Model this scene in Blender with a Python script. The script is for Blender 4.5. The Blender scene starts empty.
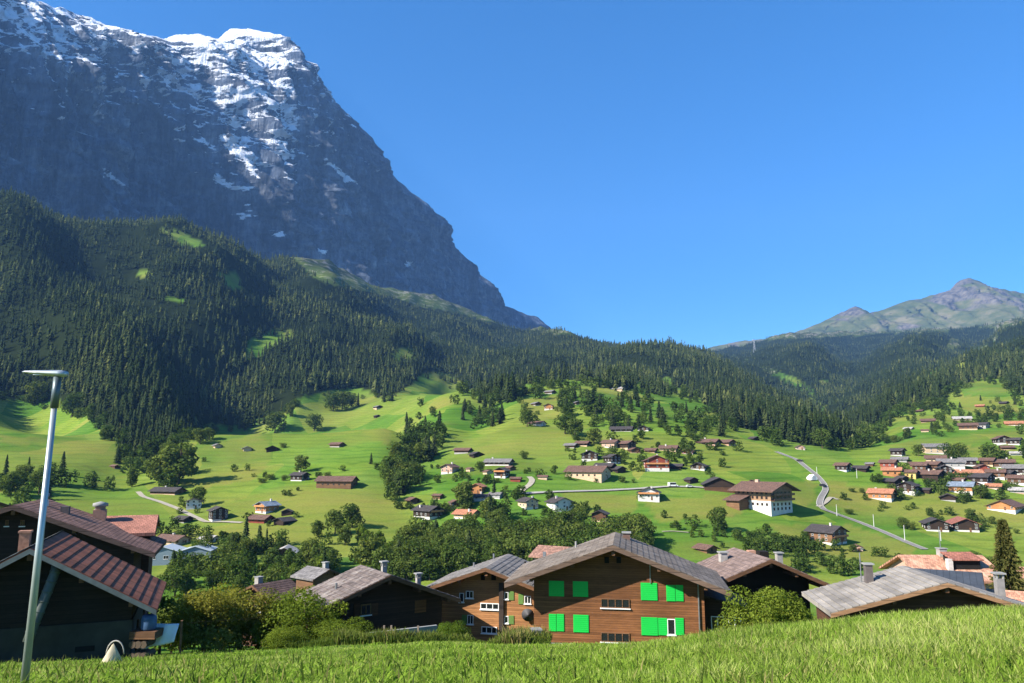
import bpy, math, random
import numpy as np
from mathutils import Vector, Matrix
from math import radians as R

random.seed(7)
RNG = np.random.default_rng(11)
SC = bpy.context.scene
COL = SC.collection

# ------------------------------------------------------------------ camera model
W, HH = 1024, 683
LENS = 26.0
F = LENS / 36.0 * W
PITCH = R(9.0)
CP, SP = math.cos(PITCH), math.sin(PITCH)


def tz(y):
    """height per metre of depth seen at picture row y"""
    b = (341.5 - y) / F
    return (SP + b * CP) / (CP - b * SP)


def PP(px, py, Y):
    a = (px - 512) / F
    b = (341.5 - py) / F
    d = CP - b * SP
    return Vector((a * Y / d, Y, (SP + b * CP) * Y / d))


def project(X, Y, Z):
    fw = Y * CP + Z * SP
    up = -Y * SP + Z * CP
    return 512 + F * X / fw, 341.5 - F * up / fw


# ------------------------------------------------------------------ noise (numpy)
def _hash(ix, iy, iz, seed):
    h = (ix.astype(np.int64) * 374761393 + iy.astype(np.int64) * 668265263 + iz.astype(np.int64) * 2147483647 + seed * 1274126177) & 0x7fffffff
    h = ((h ^ (h >> 13)) * 1274126177) & 0x7fffffff
    h = (h ^ (h >> 16)) & 0x7fffffff
    return (h % 100003) / 100003.0


def vnoise(x, y, z, seed=0):
    x = np.asarray(x, float); y = np.asarray(y, float); z = np.asarray(z, float) + 0 * x
    ix, iy, iz = np.floor(x), np.floor(y), np.floor(z)
    fx, fy, fz = x - ix, y - iy, z - iz
    fx, fy, fz = [f * f * f * (f * (f * 6 - 15) + 10) for f in (fx, fy, fz)]
    r = 0
    for dx in (0, 1):
        for dy in (0, 1):
            for dz in (0, 1):
                w = (fx if dx else 1 - fx) * (fy if dy else 1 - fy) * (fz if dz else 1 - fz)
                r = r + w * _hash(ix + dx, iy + dy, iz + dz, seed)
    return r * 2 - 1


def fbm(x, y, z=0.0, octv=4, seed=0, gain=0.5):
    s, a, f = 0, 1.0, 1.0
    for o in range(octv):
        s = s + a * vnoise(x * f + 17.3 * o, y * f - 9.1 * o, z * f + 3.7 * o, seed + o)
        a *= gain; f *= 2.03
    return s


def ridged(x, y, z=0.0, octv=4, seed=0, gain=0.5):
    s, a, f = 0, 1.0, 1.0
    for o in range(octv):
        s = s + a * (1 - 2 * np.abs(vnoise(x * f + 7.3 * o, y * f - 3.1 * o, z * f, seed + o)))
        a *= gain; f *= 2.03
    return s


def in_poly(px, py, poly):
    px = np.asarray(px, float); py = np.asarray(py, float)
    c = np.zeros(px.shape, bool)
    n = len(poly)
    j = n - 1
    for i in range(n):
        xi, yi = poly[i]; xj, yj = poly[j]
        if yi != yj:
            c ^= ((yi > py) != (yj > py)) & (px < (xj - xi) * (py - yi) / (yj - yi) + xi)
        j = i
    return c


# ------------------------------------------------------------------ terrain
# per picture column: (distance, picture row where the ground at that distance is seen)
FARMID = [(150, 640), (250, 600)]
COLS = {
    -500: [(12, 696), (40, 680), (60, 676), (90, 660)] + FARMID + [(330, 556), (380, 520), (450, 470), (600, 415), (750, 372), (1700, 110), (2300, 120)],
    -250: [(12, 694), (40, 672), (60, 668), (90, 658)] + FARMID + [(330, 558), (380, 520), (450, 480), (600, 432), (750, 392), (1700, 150), (2300, 160)],
    0: [(12, 690), (40, 664), (60, 664), (90, 656)] + FARMID + [(330, 560), (380, 520), (450, 482), (600, 440), (750, 398), (1700, 200), (2300, 215)],
    100: [(12, 690), (40, 661), (60, 660), (90, 655)] + FARMID + [(330, 560), (380, 530), (450, 492), (550, 462), (750, 420), (1750, 215), (2300, 228)],
    200: [(12, 690), (40, 655), (60, 653), (90, 650)] + FARMID + [(330, 555), (380, 530), (430, 505), (520, 470), (650, 430), (820, 402), (1950, 238), (2400, 247)],
    300: [(12, 690), (30, 658), (42, 649), (58, 648), (90, 650)] + FARMID + [(330, 550), (380, 525), (430, 492), (500, 470), (650, 430), (850, 400), (1200, 350), (2300, 272), (2900, 264), (3300, 270)],
    350: [(12, 690), (30, 656), (42, 646), (58, 645), (90, 650)] + FARMID + [(330, 550), (380, 525), (430, 493), (510, 465), (670, 422), (870, 393), (1250, 347), (2400, 287), (3300, 277), (3700, 283)],
    400: [(12, 690), (30, 654), (42, 644), (60, 644), (90, 650)] + FARMID + [(330, 552), (380, 530), (430, 495), (520, 460), (700, 415), (900, 382), (1300, 350), (2700, 302), (3600, 293), (4000, 297)],
    450: [(12, 690), (30, 652), (44, 642), (60, 644), (90, 650)] + FARMID + [(330, 550), (385, 525), (430, 490), (530, 452), (700, 410), (900, 380), (1400, 350), (3000, 310), (3700, 301), (4100, 306)],
    500: [(12, 690), (30, 653), (45, 645), (60, 645), (90, 652)] + FARMID + [(330, 547), (395, 508), (440, 476), (550, 442), (700, 408), (950, 382), (1500, 358), (3300, 322), (3800, 324)],
    560: [(12, 690), (30, 652), (45, 645), (60, 645), (90, 655)] + FARMID + [(330, 546), (395, 508), (435, 482), (500, 455), (650, 420), (850, 392), (1300, 368), (3200, 334), (3700, 337)],
    600: [(12, 690), (30, 651), (45, 645), (60, 646), (90, 655)] + FARMID + [(330, 545), (390, 510), (430, 485), (480, 457), (600, 428), (800, 398), (1200, 376), (3000, 341), (3500, 345)],
    640: [(12, 689), (30, 649), (42, 645), (56, 648), (90, 658)] + FARMID + [(330, 543), (380, 515), (430, 485), (480, 458), (580, 433), (800, 402), (1200, 380), (2800, 346), (3300, 354), (5500, 349)],
    700: [(12, 688), (28, 640), (38, 637), (54, 650), (90, 660)] + FARMID + [(330, 541), (370, 520), (420, 490), (470, 465), (560, 442), (800, 412), (1300, 382), (2300, 354), (2800, 366), (4500, 355), (5500, 350)],
    760: [(12, 687), (27, 631), (36, 630), (54, 652), (90, 662)] + FARMID + [(330, 548), (380, 520), (430, 490), (470, 467), (600, 442), (900, 414), (1700, 376), (2100, 390), (3200, 366), (5500, 341), (6500, 344)],
    800: [(12, 686), (27, 629), (36, 630), (54, 655), (90, 664)] + FARMID + [(330, 552), (390, 520), (440, 488), (490, 465), (600, 444), (900, 422), (1350, 398), (1650, 414), (2800, 376), (5500, 335), (6500, 338)],
    830: [(12, 685), (27, 626), (36, 627), (54, 655), (90, 664)] + FARMID + [(330, 556), (390, 525), (440, 490), (490, 467), (650, 444), (1050, 422), (1250, 436), (2400, 378), (5500, 333), (6500, 336)],
    860: [(12, 685), (27, 622), (36, 623), (54, 655), (90, 664)] + FARMID + [(330, 556), (390, 528), (440, 495), (500, 465), (700, 444), (850, 446), (1050, 433), (2000, 388), (5500, 332), (6500, 335)],
    900: [(12, 684), (27, 618), (36, 620), (52, 655), (90, 662)] + FARMID + [(330, 556), (385, 530), (430, 500), (490, 468), (570, 446), (800, 418), (1000, 402), (2000, 378), (5500, 333), (6500, 336)],
    970: [(12, 684), (27, 614), (36, 617), (52, 655), (90, 660)] + FARMID + [(330, 556), (385, 530), (430, 500), (490, 468), (560, 448), (800, 414), (1100, 386), (2500, 348), (5000, 331), (6200, 334)],
    1024: [(12, 684), (27, 610), (36, 614), (52, 655), (90, 660)] + FARMID + [(330, 556), (385, 530), (430, 500), (490, 468), (560, 446), (800, 408), (1050, 383), (2500, 336), (4500, 320), (6200, 326)],
    1300: [(12, 684), (27, 602), (36, 608), (52, 655), (90, 660)] + FARMID + [(330, 556), (385, 530), (430, 500), (490, 462), (560, 436), (800, 390), (1050, 360), (2500, 310), (4500, 300), (6200, 300)],
    1600: [(12, 684), (27, 602), (36, 606), (52, 650), (90, 660)] + FARMID + [(330, 550), (385, 520), (430, 485), (490, 445), (560, 415), (800, 365), (1050, 335), (2500, 290), (4500, 280), (6200, 280)],
}
NLOG = 520
LY = np.linspace(math.log(5.0), math.log(9000.0), NLOG)
CX = np.arange(-500, 1601, 10.0)


def _gauss(t, s, axis):
    k = np.arange(-int(3 * s), int(3 * s) + 1)
    w = np.exp(-k * k / (2 * s * s)); w /= w.sum()
    pad = [(0, 0), (0, 0)]; pad[axis] = (len(k) // 2, len(k) // 2)
    tp = np.pad(t, pad, mode='edge')
    out = 0
    for i, wi in enumerate(w):
        sl = [slice(None), slice(None)]
        sl[axis] = slice(i, i + t.shape[axis])
        out = out + wi * tp[tuple(sl)]
    return out


def _table():
    keys = sorted(COLS)
    rows = []
    for k in keys:
        ys = [5.0, 8.0] + [p[0] for p in COLS[k]] + [9000.0]
        zs = [-2.35, -2.75] + [p[0] * tz(p[1]) for p in COLS[k]]
        zs.append(zs[-1] - 250)
        rows.append(np.interp(np.exp(LY), ys, zs))
    rows = np.array(rows)
    t = np.array([np.interp(CX, keys, rows[:, j]) for j in range(NLOG)]).T     # [col, logY]
    t = _gauss(t, 2.2, 1)
    t = _gauss(t, 1.6, 0)
    return t


TAB = _table()


def H0(X, Y):
    X = np.asarray(X, float); Y = np.asarray(Y, float)
    Yc = np.clip(Y, 5.0, 8900.0)
    li = (np.log(Yc) - LY[0]) / (LY[1] - LY[0])
    j = np.clip(np.floor(li).astype(int), 0, NLOG - 2); fj = li - j
    z = -0.1 * Yc
    for _ in range(4):
        px = 512 + F * X / (Yc * CP + z * SP)
        ci = np.clip((px - CX[0]) / 10.0, 0, len(CX) - 1.001)
        i = np.floor(ci).astype(int); fi = ci - i
        z = (TAB[i, j] * (1 - fi) + TAB[i + 1, j] * fi) * (1 - fj) + (TAB[i, j + 1] * (1 - fi) + TAB[i + 1, j + 1] * fi) * fj
    z = np.where(Y < 5, z + (5 - Y) * 0.08, z)
    return z


# gullies and spurs of the wooded slopes: picture polyline, half width (m), depth (m, negative = spur), distance range
GULLY = [([(78, 248), (120, 268), (165, 300), (215, 340), (235, 400)], 90, 85, 500, 2100), ([(175, 252), (215, 280), (262, 318), (330, 352)], 90, -32, 500, 2300), ([(268, 298), (292, 318), (330, 335), (345, 385)], 100, 95, 500, 2600),
         ([(-60, 250), (0, 300), (35, 350), (45, 395)], 80, 80, 500, 1700), ([(15, 225), (60, 270), (120, 330), (150, 430)], 70, -40, 500, 1700), ([(385, 305), (420, 335), (450, 372)], 110, 75, 700, 3000), ([(300, 262), (360, 310), (395, 345), (400, 380)], 100, -40, 700, 3000),
         ([(470, 318), (520, 345), (560, 372)], 120, 50, 800, 3300), ([(600, 340), (640, 362), (655, 385)], 110, 45, 800, 3000), ([(560, 338), (610, 365), (620, 385)], 90, -30, 800, 3000), ([(650, 345), (720, 385), (760, 420)], 80, -35, 700, 2600),
         ([(700, 352), (765, 392), (800, 430)], 70, 40, 700, 2300), ([(850, 345), (865, 390), (872, 425)], 140, 60, 1000, 5000), ([(920, 343), (905, 375), (890, 405)], 120, -45, 1000, 5000), ([(985, 335), (960, 362), (945, 385)], 110, 55, 1000, 4500), ([(780, 342), (810, 372), (828, 400)], 160, -50, 1700, 5500),
         ([(1010, 330), (1000, 355), (990, 378)], 90, -35, 1000, 4500), ([(395, 500), (405, 460), (415, 410)], 16, 9, 330, 900), ([(430, 470), (470, 425), (490, 395)], 18, 8, 340, 1000), ([(110, 490), (130, 455), (150, 420)], 20, 8, 330, 900), ([(720, 345), (790, 352), (850, 358), (905, 360)], 170, 40, 2500, 5500)]


def gullies(X, Y, z):
    shp = np.shape(z)
    X, Y, z = np.ravel(X), np.ravel(Y), np.ravel(z)
    out = np.zeros(len(z))
    far = np.nonzero((Y > 380) & (Y < 6200))[0]
    if len(far):
        X, Y, z = X[far], Y[far], z[far]
        px, py = project(X, Y, z)
        px = px + 5.6 * vnoise(X / 160, Y / 160, 0, 55)
        acc = np.zeros(len(z))
        for pl, hw, dep, y0, y1 in GULLY:
            w = np.clip((Y - y0 * 1.25) / (y0 * 0.5), 0, 1) * np.clip((y1 * 1.1 - Y) / (y1 * 0.15), 0, 1)
            m = np.nonzero((w > 0) & (px > min(p[0] for p in pl) - 250) & (px < max(p[0] for p in pl) + 250))[0]
            if not len(m): continue
            qx, qy, d = px[m], py[m], np.full(len(m), 1e9)
            for (xa, ya), (xb, yb) in zip(pl[:-1], pl[1:]):
                t = np.clip(((qx - xa) * (xb - xa) + (qy - ya) * (yb - ya)) / ((xb - xa) ** 2 + (yb - ya) ** 2), 0, 1)
                d = np.minimum(d, np.hypot(qx - xa - t * (xb - xa), qy - ya - t * (yb - ya)))
            acc[m] -= dep * np.exp(-(d * Y[m] / F / hw) ** 2) * w[m]
        out[far] = acc
    return out.reshape(shp)


def H(X, Y):
    X = np.asarray(X, float); Y = np.asarray(Y, float)
    z = H0(X, Y)
    z = z + gullies(X, Y, z)
    z = z + 0.05 * fbm(X / 3.1, Y / 3.1, 0.0, 2, 5) * np.clip(Y / 10, 0, 1)
    m = np.clip((Y - 300) / 300, 0, 1)
    z = z + m * 4.0 * fbm(X / 80, Y / 70, 0.0, 3, 21) + m * 0.5 * fbm(X / 14, Y / 12, 0.0, 2, 23)
    far = np.clip((Y - 800) / 900, 0, 1)
    z = z + far * (26 * ridged(X / 300, Y / 620, 0.0, 3, 31) - 12) + far * 7 * fbm(X / 90, Y / 90, 0.0, 2, 33)
    return z


def hz(X, Y):
    return float(H(np.array([X]), np.array([Y]))[0])


_RY = np.exp(np.linspace(math.log(9), math.log(6500), 700))


def hit(px, py, ymin=9.0):
    """ground point seen at a picture position"""
    a = (px - 512) / F; b = (341.5 - py) / F; d = CP - b * SP
    Y = _RY[_RY >= ymin]
    for n in (0, 1):
        below = (SP + b * CP) / d * Y < H(a / d * Y, Y)
        i = int(np.argmax(below)) if below.any() else len(Y) - 1
        if n == 0: Y = np.linspace(Y[max(0, i - 1)], Y[i], 40)
    y = float(Y[i])
    return Vector((a / d * y, y, hz(a / d * y, y)))


# ------------------------------------------------------------------ mesh helpers
def mesh_np(name, v, f, attrs=None, smooth=False, mats=(), midx=None):
    """v (n,3), f (m,3|4) arrays"""
    me = bpy.data.meshes.new(name)
    v = np.asarray(v, np.float32); f = np.asarray(f, np.int32)
    k = f.shape[1]
    me.vertices.add(len(v)); me.vertices.foreach_set('co', v.ravel())
    me.loops.add(f.size); me.loops.foreach_set('vertex_index', f.ravel())
    me.polygons.add(len(f))
    me.polygons.foreach_set('loop_start', np.arange(0, f.size, k, dtype=np.int32))
    me.polygons.foreach_set('loop_total', np.full(len(f), k, np.int32))
    if smooth:
        me.polygons.foreach_set('use_smooth', np.ones(len(f), bool))
    for an, av in (attrs or {}).items():
        at = me.attributes.new(an, 'FLOAT', 'POINT')
        at.data.foreach_set('value', np.asarray(av, np.float32))
    for m in mats:
        me.materials.append(m)
    if midx is not None:
        me.polygons.foreach_set('material_index', np.asarray(midx, np.int32))
    me.update(calc_edges=True)
    me.validate()
    return me


class MB:
    """collects faces for one mesh"""
    def __init__(s):
        s.v = []; s.f = []

    def box(s, x0, x1, y0, y1, z0, z1):
        b = len(s.v)
        s.v += [(x0, y0, z0), (x1, y0, z0), (x1, y1, z0), (x0, y1, z0), (x0, y0, z1), (x1, y0, z1), (x1, y1, z1), (x0, y1, z1)]
        s.f += [tuple(b + i for i in q) for q in ((3, 2, 1, 0), (4, 5, 6, 7), (0, 1, 5, 4), (1, 2, 6, 5), (2, 3, 7, 6), (3, 0, 4, 7))]
        return s

    def prism(s, poly, y0, y1):
        """poly of (x,z), counter-clockwise seen from -Y, extruded along Y"""
        b = len(s.v); n = len(poly)
        s.v += [(x, y0, z) for x, z in poly] + [(x, y1, z) for x, z in poly]
        s.f.append(tuple(b + i for i in range(n)))
        s.f.append(tuple(b + n + i for i in reversed(range(n))))
        for i in range(n):
            j = (i + 1) % n
            s.f.append((b + j, b + i, b + n + i, b + n + j))
        return s

    def tube(s, pts, rads, n=8, cap=True):
        pts = [Vector(p) for p in pts]
        b0 = len(s.v)
        for i, p in enumerate(pts):
            t = (pts[min(i + 1, len(pts) - 1)] - pts[max(i - 1, 0)])
            t = t.normalized() if t.length > 1e-9 else Vector((0, 0, 1))
            u = t.cross(Vector((0, 1, 0.001)) if abs(t.y) < 0.9 else Vector((1, 0, 0))).normalized()
            w = t.cross(u)
            r = rads[i] if isinstance(rads, (list, tuple)) else rads
            for k in range(n):
                a = 2 * math.pi * k / n
                s.v.append(tuple(p + (u * math.cos(a) + w * math.sin(a)) * r))
        for i in range(len(pts) - 1):
            for k in range(n):
                a, c = b0 + i * n + k, b0 + i * n + (k + 1) % n
                s.f.append((a, c, c + n, a + n))
        if cap:
            s.f.append(tuple(b0 + k for k in reversed(range(n))))
            s.f.append(tuple(b0 + (len(pts) - 1) * n + k for k in range(n)))
        return s

    def quad(s, *p):
        b = len(s.v); s.v += [tuple(q) for q in p]; s.f.append(tuple(range(b, b + len(p)))); return s

    def build(s, name, mat, parent=None, smooth=False):
        me = bpy.data.meshes.new(name)
        me.from_pydata(s.v, [], s.f)
        if smooth:
            for p in me.polygons: p.use_smooth = True
        if mat is not None: me.materials.append(mat)
        me.update()
        return link(name, me, parent)


def link(name, data, parent=None):
    o = bpy.data.objects.new(name, data)
    COL.objects.link(o)
    if parent is not None: o.parent = parent
    return o


def tag(o, label=None, cat=None, group=None, kind=None):
    if label: o['label'] = label
    if cat: o['category'] = cat
    if group: o['group'] = group
    if kind: o['kind'] = kind
    return o


def empty(name, loc, yaw, label, cat, group=None):
    o = link(name, None)
    o.empty_display_size = 0.5
    o.location = loc; o.rotation_euler = (0, 0, yaw)
    return tag(o, label, cat, group)


# ------------------------------------------------------------------ materials
def new_mat(name):
    m = bpy.data.materials.new(name); m.use_nodes = True
    nt = m.node_tree
    bs = nt.nodes['Principled BSDF']
    bs.inputs['Roughness'].default_value = 0.85
    bs.inputs['Specular IOR Level'].default_value = 0.25
    return m, nt, bs


def N(nt, typ, **kw):
    n = nt.nodes.new(typ)
    for k, v in kw.items():
        if k.startswith('i_'):
            n.inputs[k[2:].replace('_', ' ')].default_value = v
        else:
            setattr(n, k, v)
    return n


def ramp(nt, fac, stops):
    r = N(nt, 'ShaderNodeValToRGB')
    el = r.color_ramp.elements
    while len(el) < len(stops): el.new(0.5)
    for e, (p, c) in zip(el, stops):
        e.position = p; e.color = (*c, 1) if len(c) == 3 else c
    nt.links.new(fac, r.inputs['Fac'])
    return r.outputs['Color']


def mixc(nt, fac, a, b, blend='MIX'):
    m = N(nt, 'ShaderNodeMix', data_type='RGBA', blend_type=blend)
    for sock, val in ((m.inputs[0], fac), (m.inputs[6], a), (m.inputs[7], b)):
        if hasattr(val, 'is_linked') or isinstance(val, bpy.types.NodeSocket):
            nt.links.new(val, sock)
        elif isinstance(val, (int, float)):
            sock.default_value = val
        else:
            sock.default_value = (*val, 1)
    return m.outputs[2]


def noise(nt, vec, scale, detail=4, rough=0.55, dist=0.0):
    n = N(nt, 'ShaderNodeTexNoise')
    n.inputs['Scale'].default_value = scale; n.inputs['Detail'].default_value = detail
    n.inputs['Roughness'].default_value = rough; n.inputs['Distortion'].default_value = dist
    if vec is not None: nt.links.new(vec, n.inputs['Vector'])
    return n.outputs['Fac']


def mapping(nt, vec, scale=(1, 1, 1), rot=(0, 0, 0)):
    m = N(nt, 'ShaderNodeMapping')
    m.inputs['Scale'].default_value = scale; m.inputs['Rotation'].default_value = rot
    nt.links.new(vec, m.inputs['Vector'])
    return m.outputs['Vector']


def objco(nt):
    return N(nt, 'ShaderNodeTexCoord').outputs['Object']


def attr(nt, name):
    a = N(nt, 'ShaderNodeAttribute'); a.attribute_name = name
    return a.outputs['Fac']


def bump(nt, bs, h, strength=0.3, dist=0.1):
    b = N(nt, 'ShaderNodeBump'); b.inputs['Strength'].default_value = strength; b.inputs['Distance'].default_value = dist
    nt.links.new(h, b.inputs['Height']); nt.links.new(b.outputs['Normal'], bs.inputs['Normal'])


def sc3(c, k): return tuple(min(1, x * k) for x in c)


_MC = {}


def plain(key, c, rough=0.8, metal=0.0, var=0.25, scale=3.0):
    if key in _MC: return _MC[key]
    m, nt, bs = new_mat(key)
    n = noise(nt, objco(nt), scale)
    nt.links.new(ramp(nt, n, [(0.25, sc3(c, 1 - var)), (0.75, sc3(c, 1 + var))]), bs.inputs['Base Color'])
    bs.inputs['Roughness'].default_value = rough; bs.inputs['Metallic'].default_value = metal
    _MC[key] = m
    return m


def timber(key, c, plank=0.18, var=0.35):
    """horizontal weathered boards, object space"""
    if key in _MC: return _MC[key]
    m, nt, bs = new_mat(key)
    co = objco(nt)
    sx = N(nt, 'ShaderNodeSeparateXYZ'); nt.links.new(co, sx.inputs[0])
    dv = N(nt, 'ShaderNodeMath', operation='DIVIDE'); nt.links.new(sx.outputs['Z'], dv.inputs[0]); dv.inputs[1].default_value = plank
    fl = N(nt, 'ShaderNodeMath', operation='FLOOR'); nt.links.new(dv.outputs[0], fl.inputs[0])
    fr = N(nt, 'ShaderNodeMath', operation='FRACT'); nt.links.new(dv.outputs[0], fr.inputs[0])
    wn = N(nt, 'ShaderNodeTexWhiteNoise', noise_dimensions='1D'); nt.links.new(fl.outputs[0], wn.inputs['W'])
    g = noise(nt, mapping(nt, co, (1.2, 1.2, 9)), 1.6, 5, 0.65)
    ad = N(nt, 'ShaderNodeMath', operation='MULTIPLY_ADD'); nt.links.new(wn.outputs['Value'], ad.inputs[0]); ad.inputs[1].default_value = 0.4
    nt.links.new(g, ad.inputs[2])
    col = ramp(nt, ad.outputs[0], [(0.3, sc3(c, 1 - var)), (0.65, c), (0.95, sc3(c, 1 + var))])
    groove = N(nt, 'ShaderNodeMath', operation='GREATER_THAN'); nt.links.new(fr.outputs[0], groove.inputs[0]); groove.inputs[1].default_value = 0.1
    big = noise(nt, co, 0.35, 3)
    col = mixc(nt, 1.0, col, ramp(nt, big, [(0.3, (0.72,) * 3), (0.7, (1.1,) * 3)]), 'MULTIPLY')
    dark = mixc(nt, groove.outputs[0], sc3(c, 0.45), col)
    nt.links.new(dark, bs.inputs['Base Color'])
    bump(nt, bs, groove.outputs[0], 0.5, 0.02)
    _MC[key] = m
    return m


def tiles(key, c, row=0.36, colw=0.3, var=0.35, patch=None, moss=0.0):
    """roof covering: rows parallel to the ridge (local Y), object space"""
    if key in _MC: return _MC[key]
    m, nt, bs = new_mat(key)
    co = objco(nt)
    sx = N(nt, 'ShaderNodeSeparateXYZ'); nt.links.new(co, sx.inputs[0])
    cb = N(nt, 'ShaderNodeCombineXYZ'); nt.links.new(sx.outputs['Y'], cb.inputs['X']); nt.links.new(sx.outputs['X'], cb.inputs['Y'])
    br = N(nt, 'ShaderNodeTexBrick'); nt.links.new(cb.outputs[0], br.inputs['Vector'])
    br.inputs['Scale'].default_value = 1.0; br.inputs['Brick Width'].default_value = colw; br.inputs['Row Height'].default_value = row
    br.inputs['Mortar Size'].default_value = 0.018; br.inputs['Color1'].default_value = (*sc3(c, 1 - var), 1)
    br.inputs['Color2'].default_value = (*sc3(c, 1 + var), 1); br.inputs['Mortar'].default_value = (*sc3(c, 0.4), 1)
    n = noise(nt, co, 0.6, 6, 0.65)
    col = mixc(nt, 1.0, br.outputs['Color'], ramp(nt, n, [(0.3, (0.65,) * 3), (0.7, (1.25,) * 3)]), 'MULTIPLY')
    if patch:
        n2 = noise(nt, mapping(nt, co, (0.5, 1.3, 1)), 1.1, 5, 0.7)
        col = mixc(nt, ramp(nt, n2, [(0.5, (0, 0, 0)), (0.68, (0.85,) * 3)]), col, patch)
    nt.links.new(col, bs.inputs['Base Color'])
    bump(nt, bs, br.outputs['Fac'], -0.4, 0.03)
    _MC[key] = m
    return m


def glass_mat():
    if 'window glass' in _MC: return _MC['window glass']
    m, nt, bs = new_mat('window glass')
    bs.inputs['Base Color'].default_value = (0.012, 0.014, 0.018, 1)
    bs.inputs['Roughness'].default_value = 0.08; bs.inputs['Specular IOR Level'].default_value = 0.6
    _MC['window glass'] = m
    return m


def foliage(key, c, var=0.4, trans=0.3, tint=None, use_attr=True):
    """leaves: each clump and each tree its own green"""
    if key in _MC: return _MC[key]
    m = bpy.data.materials.new(key); m.use_nodes = True
    nt = m.node_tree; nt.nodes.clear()
    out = N(nt, 'ShaderNodeOutputMaterial')
    oi = N(nt, 'ShaderNodeObjectInfo')
    a = attr(nt, 'rnd')
    base = ramp(nt, a, [(0.0, sc3(c, 1 - var)), (0.55, c), (1.0, tint or sc3(c, 1 + var * 1.6))])
    hs = N(nt, 'ShaderNodeHueSaturation')
    mr = N(nt, 'ShaderNodeMapRange'); nt.links.new(oi.outputs['Random'], mr.inputs['Value'])
    mr.inputs['To Min'].default_value = 0.478; mr.inputs['To Max'].default_value = 0.515
    mv = N(nt, 'ShaderNodeMapRange'); nt.links.new(oi.outputs['Random'], mv.inputs['Value'])
    mv.inputs['To Min'].default_value = 1.2; mv.inputs['To Max'].default_value = 0.78
    nt.links.new(mr.outputs[0], hs.inputs['Hue']); nt.links.new(mv.outputs[0], hs.inputs['Value']); nt.links.new(base, hs.inputs['Color'])
    d = N(nt, 'ShaderNodeBsdfDiffuse'); nt.links.new(hs.outputs[0], d.inputs['Color'])
    t = N(nt, 'ShaderNodeBsdfTranslucent')
    tc = mixc(nt, 1.0, hs.outputs[0], (1.25, 1.2, 0.5), 'MULTIPLY'); nt.links.new(tc, t.inputs['Color'])
    mx = N(nt, 'ShaderNodeMixShader'); mx.inputs[0].default_value = trans
    nt.links.new(d.outputs[0], mx.inputs[1]); nt.links.new(t.outputs[0], mx.inputs[2])
    nt.links.new(mx.outputs[0], out.inputs['Surface'])
    _MC[key] = m
    return m
# ------------------------------------------------------------------ world, sun, air, camera
SUN = Vector((-0.883, -0.469, 0)).normalized()
ELEV = R(35)
SUNV = Vector((SUN.x * math.cos(ELEV), SUN.y * math.cos(ELEV), math.sin(ELEV)))
wd = bpy.data.worlds.new('World'); SC.world = wd; wd.use_nodes = True
nt = wd.node_tree
bg = nt.nodes['Background']
sky = nt.nodes.new('ShaderNodeTexSky'); sky.sky_type = 'NISHITA'; sky.sun_disc = False
sky.sun_elevation = ELEV; sky.sun_rotation = math.atan2(SUN.x, SUN.y)
sky.altitude = 1500; sky.air_density = 1.0; sky.dust_density = 1.5; sky.ozone_density = 5.0
hsn = nt.nodes.new('ShaderNodeHueSaturation'); hsn.inputs['Saturation'].default_value = 1.3
nt.links.new(sky.outputs['Color'], hsn.inputs['Color'])
nt.links.new(hsn.outputs['Color'], bg.inputs['Color'])
bg.inputs['Strength'].default_value = 0.1

sl = bpy.data.lights.new('sun', 'SUN'); sl.energy = 5.0; sl.angle = R(0.5); sl.color = (1.0, 0.93, 0.82)
so = link('sun', sl); so.rotation_euler = SUNV.to_track_quat('Z', 'Y').to_euler()
so.location = (0, 0, 300)

cam = bpy.data.cameras.new('camera'); cam.lens = LENS; cam.sensor_width = 36; cam.clip_start = 0.1; cam.clip_end = 60000
co_ = link('camera', cam); co_.rotation_euler = (R(90) + PITCH, 0, 0)
SC.camera = co_
SC.render.resolution_x = W; SC.render.resolution_y = HH
SC.view_settings.view_transform = 'Standard'; SC.view_settings.look = 'None'
SC.view_settings.exposure = 1.24; SC.view_settings.gamma = 1.0; SC.view_settings.use_curve_mapping = False
SC.render.engine = 'CYCLES'
SC.cycles.use_denoising = True
try:
    SC.cycles.denoiser = 'OPENIMAGEDENOISE'; SC.cycles.denoising_input_passes = 'RGB_ALBEDO_NORMAL'
except Exception:
    pass
SC.cycles.max_bounces = 5; SC.cycles.diffuse_bounces = 2; SC.cycles.volume_bounces = 0; SC.cycles.transparent_max_bounces = 8
SC.cycles.caustics_reflective = False; SC.cycles.caustics_refractive = False

HAZE = 3.9e-5
if HAZE:
    hb = MB().box(-9000, 9000, -300, 15500, -600, 5200)
    m = bpy.data.materials.new('valley air'); m.use_nodes = True
    m.node_tree.nodes.clear()
    o_ = m.node_tree.nodes.new('ShaderNodeOutputMaterial')
    pv = m.node_tree.nodes.new('ShaderNodeVolumePrincipled')
    pv.inputs['Color'].default_value = (0.24, 0.50, 1.0, 1); pv.inputs['Density'].default_value = HAZE
    m.node_tree.links.new(pv.outputs[0], o_.inputs['Volume'])
    ho = hb.build('haze', m)
    tag(ho, 'thin blue morning air filling the whole valley', 'haze', kind='stuff')

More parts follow.
